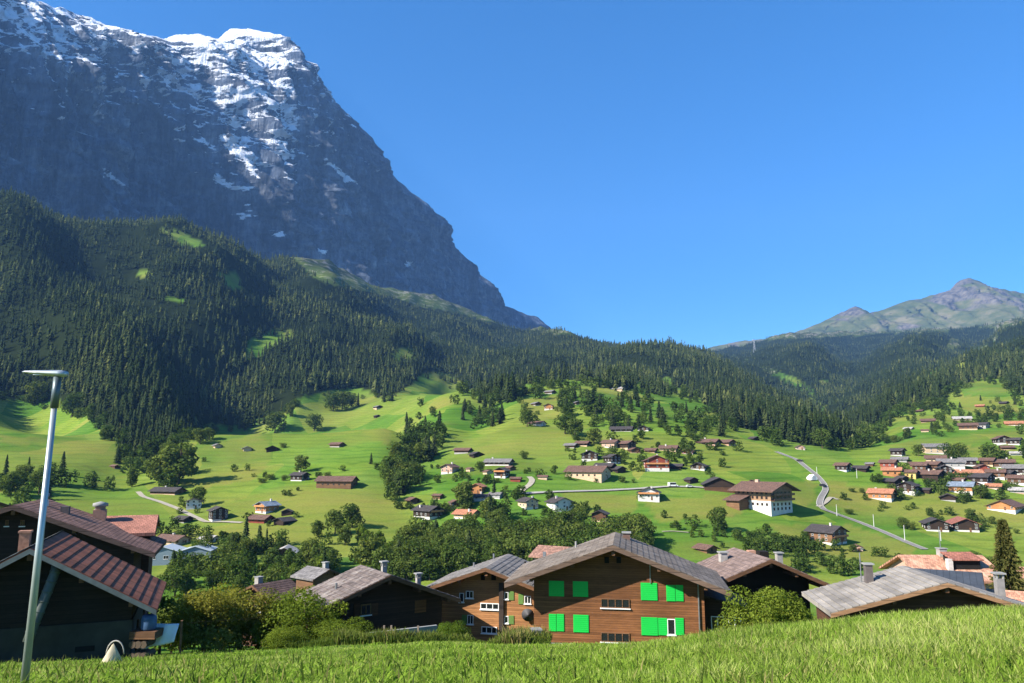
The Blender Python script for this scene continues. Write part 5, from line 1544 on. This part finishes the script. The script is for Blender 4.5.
wood([(380, 580), (395, 562), (470, 545), (520, 532), (540, 552), (430, 582)], 46, (9, 14), .12, 'leafy tree of the valley wood close behind the dark low chalet', 'trees behind the dark low chalet', MID, .03, 110, seed=55, avoid=False)
wood([(165, 575), (200, 556), (250, 552), (300, 560), (332, 566), (325, 582), (230, 586)], 26, (6, 10), .16, 'leafy tree between the garden thicket and the blue workshop', 'trees by the workshop', MID, .06, 120, seed=56, avoid=False)
wood([(345, 552), (362, 540), (410, 556), (440, 566), (400, 574), (360, 570)], 16, (8, 11), .2, 'slim pale green tree in the hedge row beside the valley wood', 'trees of the pale hedge row', POP, 0, 110, seed=8)
wood([(556, 418), (560, 398), (600, 398), (650, 404), (690, 408), (715, 420), (745, 432), (740, 440), (700, 436), (655, 436), (610, 428), (575, 430)], 52, (9, 17), .25, 'broadleaf tree among the scattered trees above the hill village', 'trees above the hill village', MID, .35, seed=9)
wood([(752, 436), (790, 436), (840, 444), (850, 436), (880, 428), (892, 436), (862, 450), (842, 452), (800, 446), (760, 446)], 30, (10, 18), .25, 'round broadleaf tree along the forest foot above the winding road', 'trees at the forest foot', MID, .1, seed=10)
wood([(880, 428), (905, 405), (915, 408), (890, 428), (868, 438)], 10, (10, 16), .3, 'broadleaf tree on the rim of the ravine at the right forest', 'trees on the ravine rim', MID, .3, seed=11)
wood([(745, 548), (775, 540), (800, 548), (832, 560), (850, 566), (900, 562), (905, 572), (820, 578), (750, 566)], 24, (4, 8), .3, 'low leafy tree in the strip behind the chalet with the round bush', 'trees behind the round bush', MID, 0, 90, seed=12)
wood([(985, 456), (1024, 452), (1040, 462), (1000, 466), (980, 464)], 12, (9, 14), .25, 'broadleaf tree in the belt above the right village houses', 'trees above the right village', MID, 0, seed=13)
wood([(930, 405), (1010, 395), (1024, 400), (1024, 440), (990, 436), (900, 440), (930, 420)], 22, (5, 11), .6, 'small tree scattered on the right hillside pastures', 'trees on the right hillside', MID, .15, seed=14)
wood([(880, 470), (1020, 470), (1020, 500), (960, 505), (880, 500)], 26, (5, 9), .4, 'small garden tree between the houses of the right village', 'garden trees of the right village', MID, .1, seed=15, avoid=True)
wood([(590, 450), (730, 450), (720, 470), (600, 475)], 16, (4, 8), .5, 'small garden tree between the houses of the hill village', 'garden trees of the hill village', MID, 0, seed=16)
wood([(520, 383), (550, 385), (556, 400), (580, 392), (660, 400), (600, 412), (520, 415)], 18, (10, 18), .3, 'tree on the high pasture edge under the central forest', 'trees of the high pasture', MID, .4, seed=17)
wood([(0, 556), (30, 540), (60, 530), (20, 510), (0, 505)], 6, (9, 14), .3, 'tree behind the dark houses at the left edge', 'trees behind the left houses', MID, .3, 100, seed=18, avoid=False)

def edge_belt(line, n, spread, hr, seed):
    r = random.Random(seed)
    for _ in range(n):
        k = r.randrange(len(line) - 1); t = r.random()
        x = line[k][0] + (line[k + 1][0] - line[k][0]) * t + r.gauss(0, spread); y = line[k][1] + (line[k + 1][1] - line[k][1]) * t + r.gauss(0, spread * .5) + 2
        p = hit(x, y, 300); h = r.uniform(*hr)
        if blocked(x, y, h * F / p.y, 3): continue
        tree_later(MID[r.randrange(6)], p - Vector((0, 0, .4)), h, r.uniform(.9, 1.3), None, 'tree', None, 'broadleaf_tree', r)


edge_belt([(0, 399), (40, 400), (74, 408), (104, 426), (122, 448), (140, 466)], 40, 5, (7, 15), 31)
edge_belt([(168, 444), (190, 434), (245, 427), (285, 412), (298, 400), (345, 388), (385, 399)], 50, 5, (6, 13), 32)
edge_belt([(440, 374), (480, 396), (505, 402), (548, 386), (590, 382), (640, 386), (680, 392), (700, 402), (742, 430), (800, 444)], 90, 6, (7, 15), 33)
edge_belt([(850, 446), (890, 416), (921, 407), (944, 405), (949, 388), (1000, 380), (1024, 396)], 60, 5, (7, 14), 34)
edge_belt([(400, 506), (450, 512), (520, 500), (560, 505), (610, 520)], 14, 5, (4, 7), 35)
edge_belt([(860, 440), (940, 424), (1010, 412)], 40, 14, (4, 8), 36)
edge_belt([(880, 470), (950, 476), (1020, 485)], 55, 11, (4, 8), 37)
edge_belt([(575, 440), (650, 450), (730, 448)], 45, 11, (4, 9), 38)
edge_belt([(440, 470), (500, 482), (520, 500), (450, 500)], 26, 6, (3, 7), 39)
edge_belt([(180, 505), (230, 520), (290, 520)], 16, 6, (3, 6), 40)

edge_belt([(575, 452), (640, 462), (720, 470)], 36, 9, (3, 7), 41)
edge_belt([(410, 506), (470, 512), (600, 516)], 30, 6, (4, 8), 42)
edge_belt([(745, 540), (800, 546), (900, 560)], 34, 7, (3, 7), 43)
edge_belt([(165, 530), (230, 545), (330, 556)], 34, 8, (4, 9), 44)
edge_belt([(500, 415), (560, 410), (640, 425), (720, 432)], 50, 10, (5, 11), 45)
edge_belt([(420, 475), (500, 470), (560, 470), (620, 480)], 26, 12, (3, 7), 46)
edge_belt([(660, 520), (720, 540), (800, 560)], 26, 9, (3, 7), 47)
edge_belt([(860, 500), (940, 515), (1024, 530)], 24, 9, (3, 6), 48)
edge_belt([(880, 415), (950, 420), (1024, 415)], 40, 12, (4, 9), 49)
edge_belt([(210, 470), (300, 485), (380, 470)], 16, 12, (3, 7), 50)
REQ.sort(key=lambda a: -a[2] * F / a[1].y)
n_obj, restt = 0, []
for a in REQ:
    if n_obj < 205 and a[4]: tree(*a); n_obj += 1
    else: restt.append(a)
LO = []
for i in range(6):
    me_ = crown_mesh('tmp', 600 + i, 300, 0.06, 11, (0.36, 0.30, 0.42, 0.28, 0.34, 0.46)[i], 0.06, LEAF)
    V_ = np.empty(len(me_.vertices) * 3, np.float32); me_.vertices.foreach_get('co', V_)
    A_ = np.empty(len(me_.vertices), np.float32); me_.attributes['rnd'].data.foreach_get('value', A_)
    LO.append((V_.reshape(-1, 3), A_)); bpy.data.meshes.remove(me_)
vv, aa = [], []
for i, a in enumerate(restt):
    V_, A_ = LO[i % 6]; h, wd_, r = a[2], a[3], a[8]
    t = r.uniform(0, 6.28); c, s = math.cos(t), math.sin(t)
    vv.append(np.stack([(V_[:, 0] * c - V_[:, 1] * s) * h * wd_ + a[1].x, (V_[:, 0] * s + V_[:, 1] * c) * h * wd_ + a[1].y, V_[:, 2] * h + a[1].z], 1)); aa.append(np.clip(A_ + r.uniform(-.25, .3), 0, 1))
vv = np.concatenate(vv); aa = np.concatenate(aa)
me = mesh_np('small_trees', vv, np.arange(len(vv)).reshape(-1, 4), dict(rnd=aa), False, [LEAF])
tag(link('small_trees', me), 'countless small broadleaf trees and bushes along forest edges and between the houses', 'trees', kind='stuff')
print('broadleaf objects', n_obj, 'in stuff', len(restt))

# trees one can point at: picture foot, seen height, kind, relative width, label
SINGLES = '''
275 433 23 m0 1.15|big round tree alone under the forest edge on the left meadow
247 428 10 m2 1.1|small round tree left of the big round tree at the forest edge
290 417 15 m1 .9|tree just above and right of the big round tree on the left meadow
314 431 19 m0 1.1|dark round tree right of the big round tree on the left meadow
333 411 19 m4 1.1|left tree of the dark clump under the forest edge
342 410 21 m0 1.1|middle tree of the dark clump under the forest edge
351 408 17 m2 1.0|right tree of the dark clump under the forest edge
358 406 14 s .95|small spruce at the right end of the dark clump
384 402 15 s 1.1|left one of two spruces near the highest hay hut
392 401 13 s 1.1|right one of two spruces near the highest hay hut
301 472 19 m1 1.1|dark twin topped tree behind the white based chalet on the left meadow
283 448 6 m5 1.2|little bushy tree beside the black sunken hay barn
371 464 12 s 1.0|lone small spruce left of the wooded gully
327 478 7 m2 1.2|low round tree left of the big long barn
262 483 6 m5 1.6|bush at the left end of the bush row on the left meadow
270 480 7 m5 1.5|bush at the middle of the bush row on the left meadow
284 481 7 m2 1.2|bush beside the dark chalet on the left meadow
209 440 14 m0 1.2|tree at the edge of the mown field near the smallest hut
200 444 17 m4 1.1|taller tree left of the mown field near the forest
37 404 25 m0 1.1|big pale round tree behind the lamp head at the far left
72 417 27 m4 .95|rounded tree at the forest corner of the far left field
91 419 17 m3 1.0|narrow tree at the right corner of the far left field
5 480 26 s .95|tall spruce at the left edge below the far left field
28 474 18 s .9|thin spruce right of the left edge spruce below the field
62 476 25 s .95|spruce to the right of the lamp pole below the far left field
178 484 46 m1 1.15|huge leafy tree clump above the long brown farmhouse
160 484 34 m4 1.1|large leafy tree left of the huge clump above the farmhouse
197 506 21 m0 1.0|round tree in front of the white chalet by the farm track
245 550 34 s 1.0|tall spruce right of the pale blue workshop
258 551 26 s .8|slim spruce right of the tall workshop spruce
266 552 24 s .8|second slim spruce beside the tall workshop spruce
207 546 15 m0 1.1|round tree in front of the pale roofed white house
232 540 8 m5 1.1|small tree on the meadow right of the pale roofed white house
323 592 44 s .85|tall dark spruce standing left of the weathered grey roof
335 534 26 m0 1.0|tall leafy tree at the left end of the pale hedge row
352 528 26 m4 1.1|broad leafy tree above the left end of the pale hedge row
345 545 22 m1 1.0|leafy tree below the broad tree at the hedge row
318 537 18 m3 1.1|slim tree left of the hedge row trees
480 472 12 m0 1.0|round tree beside the tiny pale shed under the open meadow
464 507 27 m3 1.3|tall poplar left of the orange gabled chalet
494 497 21 s 1.0|dark spruce right of the orange gabled chalet
524 459 9 m2 1.1|lone round tree in the middle of the open central meadow
527 427 20 m0 1.0|round tree hiding the white walled high farmhouse
565 434 22 m0 1.2|left tree of the dark clump right of the high farmhouse
575 436 20 m1 1.2|right tree of the dark clump right of the high farmhouse
563 403 17 m4 1.0|tree right of the orange fronted high chalet
594 444 18 m0 1.1|dark tree at the left end of the upper row of the hill village
642 500 9 m5 1.3|bush at the left corner of the half timbered house
688 454 8 m5 1.4|round bush in front of the red fronted hut
693 440 9 m2 1.2|round tree behind the upper row near the brown roofed farm
718 531 26 m0 .95|lone dark tree with long shadow below the guesthouse
908 438 12 m1 1.0|lone dark tree beside the tiny pale hut on the right hillside
886 444 11 m2 1.0|left one of two trees on the open slope above the right village
895 443 9 m0 1.1|right one of two trees on the open slope above the right village
919 456 13 m0 1.1|round tree left of the cream hotel
950 459 17 m2 1.1|left half of the big dark tree pair right of the cream hotel
960 460 18 m5 1.0|right half of the big dark tree pair right of the cream hotel
981 499 15 m0 1.1|tree right of the bright orange chalet
971 521 14 m1 1.0|dark tree behind the twin black farmhouses
992 524 9 m0 1.0|small round tree right of the twin black farmhouses
904 529 13 m0 1.2|tree left of the twin black farmhouses
912 530 9 m2 1.2|smaller tree between the lone tree and the twin black farmhouses
862 493 6 m0 1.1|small round tree on the mown slope left of the orange roofed chalet
852 492 5 m5 1.3|little bush on the mown slope beside the road
849 514 6 m5 1.5|bush by the bend of the winding road
853 552 9 m0 1.1|tree between the long balcony chalet and the little hut
806 540 10 m4 1.1|tree left of the long balcony chalet
775 541 10 m0 1.2|dark tree at the foot of the slope below the guesthouse
990 572 17 m0 1.2|dark leafy tree behind the terracotta roofs
975 560 10 m2 1.1|small dark tree above the terracotta roof
'''
for line in SINGLES.strip().splitlines():
    a, lb = line.split('|')
    px, py, hp, kd, wd_ = a.split()
    px, py, hp, wd_ = float(px), float(py), float(hp), float(wd_)
    p = hit(px, py, 60); h = hp * p.y / F
    if kd == 's': spruce(p - Vector((0, 0, .4)), h, wd_ * 1.05, lb, 'single trees on the meadows')
    else: tree(MID[int(kd[1])], p - Vector((0, 0, .4)), h * 1.04, wd_, lb, 'bush' if 'bush ' in lb + ' ' and 'bushy' not in lb else 'tree', 'single trees on the meadows', 'broadleaf_tree' if 'bush ' not in lb + ' ' else 'bush')

# planting close to the houses
def near(kind, px, py, Y, h, wide, label, cat='tree', name='broadleaf_tree'):
    p = PP(px, py, Y); p.z = hz(p.x, p.y) - .15
    return tree(kind, p, h, wide, label, cat, None, name)


near(NEARY[0], 204, 640, 51, 4.3, 1.15, 'yellowish apple tree beside the washing line')
near(NEARY[1], 240, 640, 54, 4.9, 1.0, 'taller yellow green fruit tree right of the apple tree')
near(NEARG[0], 302, 640, 54, 4.2, 1.25, 'big bright green shrub left of the dark low chalet', 'bush', 'bush')
near(MID[2], 268, 640, 56, 3.4, 1.3, 'dark bush between fruit tree and bright green shrub', 'bush', 'bush')
near(NEARG[1], 285, 645, 47.5, 1.6, 1.3, 'small dark green bush at the meadow rim under the big shrub', 'bush', 'bush')
near(MID[5], 172, 640, 60, 4.0, 1.0, 'dark leafy bush behind the bed sheet', 'bush', 'bush')
near(NEARG[1], 767, 640, 49, 4.2, 1.02, 'large round bright green bush in front of the dark chalet', 'bush', 'bush')
near(NEARG[0], 797, 640, 50, 2.9, 1.0, 'lower end of the round bush beside the striped roof', 'bush', 'bush')
near(NEARG[0], 345, 640, 51, 2.0, 1.5, 'leafy shrub in the weeds at the left of the garden wall', 'bush', 'bush')
near(NEARG[1], 452, 640, 54, 1.7, 1.3, 'leafy shrub where garden wall and orange boarded chalet meet', 'bush', 'bush')
near(MID[0], 160, 640, 72, 6.0, 1.0, 'tree rising behind the barn corner')
near(MID[4], 182, 640, 84, 7.0, 1.2, 'broad tree behind the apple tree')
near(MID[1], 222, 640, 92, 8.0, 1.2, 'tall tree behind the fruit trees')
near(MID[2], 300, 640, 80, 6.5, 1.1, 'tree behind the big bright green shrub')

# the big spruce at the right edge, with sprays of needles on its boughs
r_ = np.random.default_rng(77)
tv, tn = [], []
NB_ = 300
Vs, As = [], []
for k in range(NB_):
    t = (k + r_.random()) / NB_
    z = 0.08 + 0.9 * t
    R0 = 0.30 * (1 - t) ** 0.85 + 0.012
    a = k * 2.39996 + r_.uniform(-.3, .3)
    ln = R0 * r_.uniform(.75, 1.12)
    for q in range(11):
        f = 0.15 + 0.85 * q / 10
        c = np.array([math.cos(a) * ln * f, math.sin(a) * ln * f, z - 0.13 * ln * f + 0.05 * ln * f * f * 3])
        for w in range(2):
            sw = .020 * (1.15 - .5 * f) + .004
            d = np.array([math.cos(a + r_.uniform(-1, 1)), math.sin(a + r_.uniform(-1, 1)), r_.uniform(-.7, .1)]); d /= np.linalg.norm(d)
            u = np.cross(d, r_.normal(size=3)); u /= np.linalg.norm(u)
            Vs += [c - u * sw * .35, c + u * sw * .35, c + d * sw * 2.2 + u * sw * .12, c + d * sw * 2.2 - u * sw * .12]
            As += [np.clip(.25 + .5 * f + r_.normal(0, .15), 0, 1)] * 4
cm = mesh_np('crown', np.array(Vs), np.arange(len(Vs)).reshape(-1, 4), dict(rnd=As), False, [foliage('spruce sprays', (0.05, 0.062, 0.018), .45, .2, (0.13, 0.125, 0.035))])
tmb = MB().tube([(0, 0, -.05), (0, 0, .5), (0, 0, .97)], [.022, .014, .003], 8)
tm = bpy.data.meshes.new('trunk'); tm.from_pydata(tmb.v, [], tmb.f); tm.materials.append(BARK); tm.update()
p = PP(1014, 640, 74); p.z = hz(p.x, p.y)
top = PP(1014, 517, 74).z
tree((cm, tm), p, top - p.z, .62, 'big olive green spruce at the right edge behind the striped roof', 'spruce', None, 'spruce')

# ------------------------------------------------------------------ tracks and roads
def ribbon(path, width, name, label, mat, edge=None, lift=.3, step=2.0):
    dense = []
    for (xa, ya), (xb, yb) in zip(path[:-1], path[1:]):
        n = max(2, int(math.hypot(xb - xa, yb - ya) / step))
        dense += [(xa + (xb - xa) * t / n, ya + (yb - ya) * t / n) for t in range(n)]
    dense.append(path[-1])
    P3 = [hit(x, y, 60) for x, y in dense]
    P3 = [P3[0]] + [(P3[i - 1] + P3[i] * 2 + P3[i + 1]) / 4 for i in range(1, len(P3) - 1)] + [P3[-1]]
    offs = [-.5, -.42, -.2, 0, .2, .42, .5] if edge else [-.5, -.25, 0, .25, .5]
    v, f, mi = [], [], []
    for i, p in enumerate(P3):
        t = P3[min(i + 1, len(P3) - 1)] - P3[max(i - 1, 0)]; t.z = 0
        t = t.normalized() if t.length > 1e-6 else Vector((1, 0, 0)); s = Vector((-t.y, t.x, 0))
        zc = hz(p.x, p.y)
        for o in offs:
            q = p + s * width * o
            v.append((q.x, q.y, .5 * zc + .5 * hz(q.x, q.y) + lift + (.12 if edge and abs(o) > .4 else 0)))
    m_ = len(offs)
    for i in range(len(P3) - 1):
        for k in range(m_ - 1):
            a = i * m_ + k
            f.append((a, a + 1, a + m_ + 1, a + m_)); mi.append(1 if edge and k in (0, m_ - 2) else 0)
    me = mesh_np(name, v, np.array(f), None, False, [mat] + ([edge] if edge else []), mi)
    return tag(link(name, me), label, name, kind='structure')


ASPH = plain('worn asphalt', (0.17, 0.16, 0.145), .95, 0, .2, .3); GRAVEL = plain('pale gravel', (0.30, 0.27, 0.21), 1, 0, .2, .5); KERB = plain('pale road edge', (0.40, 0.38, 0.34), .95, 0, .2, .5)
ribbon([(776, 452), (797, 460), (808, 469), (817, 476), (824, 484), (826, 490), (821, 498), (819, 505), (824, 510), (838, 515), (860, 523), (885, 533), (905, 542), (925, 550)], 3.4, 'road', 'winding grey road with pale edges climbing past the guesthouse', ASPH, KERB)
ribbon([(520, 494), (560, 492), (600, 491), (640, 489), (665, 487), (690, 487), (715, 489), (745, 489)], 3.8, 'road', 'narrow lane crossing the slope below the big beige barn', plain('pale lane', (0.28, 0.265, 0.24), .95, 0, .15, .4), KERB)
ribbon([(519, 494), (524, 489), (530, 485), (533, 480), (529, 477)], 3.4, 'path', 'short curving gravel path up to the dark gabled chalet', GRAVEL)
ribbon([(138, 492), (143, 497), (160, 502), (178, 509), (192, 516), (205, 522), (225, 522), (242, 523)], 3.0, 'path', 'pale farm track curving down to the tall narrow chalet', GRAVEL)
ribbon([(662, 532), (672, 531.5), (690, 533)], 1.6, 'path', 'short pale terrace wall path on the lower meadow', GRAVEL)
ribbon([(818, 507), (826, 502), (831, 497), (838, 500)], 2.6, 'path', 'gravel spur leaving the road bend', GRAVEL)

# ------------------------------------------------------------------ vehicles, tent, poles, pylon
CARP = {}


def car(px, py, yaw, paint, label, van=False):
    p = hit(px, py, 100); p.z += .3
    root = empty('parked_van' if van else 'parked_car', p, R(yaw), label, 'van' if van else 'car')
    m_ = plain('car paint ' + label[:9], paint, .35, 0, .04); L_, H_ = (5.6, 2.3) if van else (4.3, 1.5)
    b = MB().prism([(-L_ / 2, .35), (L_ / 2, .35), (L_ / 2, .8), (L_ / 2 - .9, .95), (L_ / 2 - (1.3 if van else 1.6), H_), (-L_ / 2 + (.1 if van else .7), H_), (-L_ / 2, .95)], -.85, .85).build('body', m_, root)
    MB().prism([(L_ / 2 - 1.0, 1.0), (L_ / 2 - (1.32 if van else 1.62), H_ - .1), (-L_ / 2 + 1.0, H_ - .1), (-L_ / 2 + .7, 1.0)], -.87, .87).build('window', GLASS, root)
    for sx in (-1, 1):
        for sy in (-1, 1):
            MB().tube([(sx * L_ * .31, sy * .62, .33), (sx * L_ * .31, sy * .88, .33)], .33, 12).build('wheel', plain('tyre', (.02, .02, .02), .9), root)
    return root


car(673, 487, 4, (.75, .75, .74), 'white van parked on the lane below the red balcony chalet', True)
car(800, 462, -40, (.02, .02, .025), 'dark car near the upper end of the winding road')
car(823, 487, -70, (.03, .035, .05), 'dark car at the bend of the winding road')
car(690, 488, 4, (.5, .5, .5), 'silver car on the lane right of the white van')
p = hit(812, 480); k = p.y / F * .62
tn_ = empty('white_tent', p, R(20), 'white gabled tent beside the winding road', 'tent')
MB().prism([(-6 * k, 0), (6 * k, 0), (6 * k, 4 * k), (0, 8.5 * k), (-6 * k, 4 * k)], -5 * k, 5 * k).build('canvas', plain('white canvas', (.75, .75, .73), .8, 0, .04), tn_)
MB().box(-1.2, 1.2, -5 * k - .05, -5 * k - .004, 0, 2.4).build('door_flap', plain('grey flap', (.45, .46, .47), .8), tn_)
POLEM = plain('pale pole', (.52, .52, .50), .7, 0, .08)
for px, py, hp, lb in ((874, 527, 12, 'pale utility pole beside the road right of its bend'), (905, 541, 15, 'pale utility pole in front of the tree by the twin farmhouses'), (857, 478, 9, 'utility pole in front of the black barn pair'), (817, 474, 7, 'utility pole at the upper road behind the tent'), (837, 516, 11, 'utility pole at the bottom of the road bend'), (717, 487, 9, 'pole in front of the broad black barn on the lane'), (941, 541, 10, 'utility pole below the left twin farmhouse')):
    p = hit(px, py, 100); h = hp * p.y / F
    r0 = empty('utility_pole', p, 0, lb, 'pole', 'utility poles of the valley')
    MB().tube([(0, 0, -.5), (0, 0, h)], [.17, .12], 7).build('pole', POLEM, r0)
    MB().box(-.7, .7, -.06, .06, h - .5, h - .36).build('crossarm', WOOD_FRAME, r0)
X_, Y_ = (757 - 512) / F * 4300, 4300
zb = hz(X_, Y_); zt = PP(757, 340, 4300).z
py_r = empty('cable_car_pylon', (X_, Y_, zb), .4, 'tall pale lattice pylon of a cable car above the forest', 'pylon')
hh = zt - zb; PYM = plain('pale steel', (.6, .61, .62), .5, .2, .05)
for sx in (-1, 1):
    for sy in (-1, 1):
        MB().tube([(sx * 6, sy * 6, -3), (sx * 1.6, sy * 1.6, hh)], .45, 6).build('leg', PYM, py_r)
for sgn in (-1, 1):
    lm = MB()
    pts_ = []
    for k in range(9):
        t = k / 8; w_ = 6 - 4.4 * t
        pts_.append(((w_ if k % 2 else -w_), sgn * w_, hh * t))
    lm.tube(pts_, .28, 5); lm.build('lattice_brace', PYM, py_r)
MB().box(-9, 9, -1.6, 1.6, hh - .5, hh + 2.2).build('crosshead', PYM, py_r)
for sx in (-1, 1): MB().box(sx * 7.5 - 1.2, sx * 7.5 + 1.2, -4, 4, hh - 2, hh - .53).build('sheave_bank', PYM, py_r)
X_, Y_ = (657 - 512) / F * 2800, 2800
zb = hz(X_, Y_); zt = PP(657, 336.5, 2800).z
rm = empty('radio_mast', (X_, Y_, zb), 0, 'thin mast on the central forest ridge', 'mast')
MB().tube([(0, 0, -2), (0, 0, zt - zb)], [.8, .5], 6).build('mast', METAL, rm)
MB().box(-3.5, 3.5, -.4, .4, zt - zb - 5, zt - zb - 4.2).build('crossarm', METAL, rm)

# ------------------------------------------------------------------ grass of the near meadow
def grass_material(key, c, tip, dry_glint):
    m = bpy.data.materials.new(key); m.use_nodes = True
    nt = m.node_tree; nt.nodes.clear()
    out = N(nt, 'ShaderNodeOutputMaterial')
    col = ramp(nt, attr(nt, 'rnd'), [(0.0, c), (0.6, tip), (1.0, dry_glint)])
    d = N(nt, 'ShaderNodeBsdfDiffuse'); t = N(nt, 'ShaderNodeBsdfTranslucent')
    nt.links.new(col, d.inputs['Color']); nt.links.new(col, t.inputs['Color'])
    mx = N(nt, 'ShaderNodeMixShader'); mx.inputs[0].default_value = .42
    nt.links.new(d.outputs[0], mx.inputs[1]); nt.links.new(t.outputs[0], mx.inputs[2]); nt.links.new(mx.outputs[0], out.inputs['Surface'])
    return m


GR = grass_material('meadow grass', (0.105, 0.19, 0.018), (0.25, 0.36, 0.05), (0.42, 0.44, 0.15))  # last colour: pale glints of light put into the palest blades


def blades(n, X, Y, h, w, lean, rnd):
    Z = H(X, Y)
    a = RNG.uniform(0, 6.28, n); ux_, uy_ = np.cos(a), np.sin(a)
    la = RNG.uniform(0, 6.28, n); lx, ly = np.cos(la) * lean * h, np.sin(la) * lean * h
    base = np.stack([X, Y, Z - .03], 1)
    U = np.stack([ux_, uy_, 0 * ux_], 1) * (w / 2)[:, None]
    mid = base + np.stack([lx * .35, ly * .35, h * .55], 1); tip = base + np.stack([lx, ly, h * (1 - .25 * lean)], 1)
    V = np.stack([base - U, base + U, mid - U * .85, mid + U * .85, tip - U * .12, tip + U * .12], 1).reshape(-1, 3)
    i = np.arange(n)[:, None] * 6
    Fq = np.concatenate([i + np.array([[0, 1, 3, 2]]), i + np.array([[2, 3, 5, 4]])])
    return V, Fq, np.repeat(rnd, 6)


nB = 270000
Yb = 8.5 * (64 / 8.5) ** (RNG.random(nB) ** .85); Xb = RNG.uniform(-.78, .78, nB) * Yb + RNG.uniform(-3, 3, nB)
patch = fbm(Xb / 2.6, Yb / 2.6, 0, 3, 120); patch2 = fbm(Xb / 9, Yb / 9, 0, 2, 130)
tall = np.clip((Xb / np.maximum(Yb, 1) + .1) / .5, 0, 1)
hB = (.10 + .18 * tall) * (1 + .45 * patch) * RNG.uniform(.6, 1.35, nB)
rB = np.clip(.5 + .22 * patch + .2 * patch2 + RNG.normal(0, .26, nB), 0, 1)
V, Fq, A = blades(nB, Xb, Yb, np.maximum(hB, .05), RNG.uniform(.008, .02, nB) * (1 + Yb / 35), RNG.uniform(.1, .75, nB), rB)
# broad leaves of herbs
nL = 20000
cl = RNG.random((900, 2)); Yc = 9 * (52 / 9) ** (cl[:, 0] ** .85); Xc = (cl[:, 1] * 1.5 - .75) * Yc
q = RNG.integers(0, 900, nL); Yl = Yc[q] + RNG.normal(0, .35, nL); Xl = Xc[q] + RNG.normal(0, .35, nL)
hl_ = RNG.uniform(.08, .26, nL) * (1 + .7 * np.clip(Xl / np.maximum(Yl, 1) + .1, 0, 1))
V2, F2, A2 = blades(nL, Xl, Yl, hl_, RNG.uniform(.03, .075, nL), RNG.uniform(.5, 1.3, nL), np.clip(RNG.normal(.22, .16, nL), 0, 1))
me = mesh_np('meadow_grass', np.concatenate([V, V2]), np.concatenate([Fq, F2 + len(V)]), dict(rnd=np.concatenate([A, A2])), False, [GR])
tag(link('meadow_grass', me), 'lush bright green grass and herbs of the foreground meadow', 'grass', kind='stuff')

# tall weeds along the garden edge
WE = grass_material('tall weeds', (0.06, 0.105, 0.014), (0.13, 0.175, 0.03), (0.30, 0.25, 0.10))
nW = 30000
pxw = RNG.uniform(288, 548, nW); Yw = RNG.uniform(46.5, 52.5, nW)
Xw = (pxw - 512) / F * Yw
den = fbm(Xw / 1.7, Yw / 1.7, 0, 3, 140)
hw_ = (0.42 + .5 * den + .55 * np.exp(-((pxw - 520) / 22) ** 2) + .25 * np.exp(-((pxw - 340) / 40) ** 2)) * RNG.uniform(.45, 1.2, nW)
Vw, Fw, Aw = blades(nW, Xw, Yw, np.clip(hw_, .15, 2), RNG.uniform(.04, .11, nW), RNG.uniform(.1, .5, nW), np.clip(.35 + .3 * den + .35 * np.exp(-((pxw - 515) / 26) ** 2) + RNG.normal(0, .18, nW), 0, 1))
n2 = 9000
px2 = np.where(RNG.random(n2) < .55, RNG.uniform(690, 1024, n2), RNG.uniform(0, 1024, n2)); Y2 = RNG.uniform(11, 36, n2); X2 = (px2 - 512) / F * Y2
V3, F3, A3 = blades(n2, X2, Y2, RNG.uniform(.15, .45, n2), RNG.uniform(.012, .04, n2), RNG.uniform(.1, .6, n2), np.clip(RNG.normal(.5, .25, n2), 0, 1))
me = mesh_np('tall_weeds', np.concatenate([Vw, V3]), np.concatenate([Fw, F3 + len(Vw)]), dict(rnd=np.concatenate([Aw, A3])), False, [WE])
tag(link('tall_weeds', me), 'tall weeds and seeding grasses along the garden edge and the meadow crest', 'weeds', kind='stuff')
print('things', len([o for o in SC.objects if o.parent is None]))
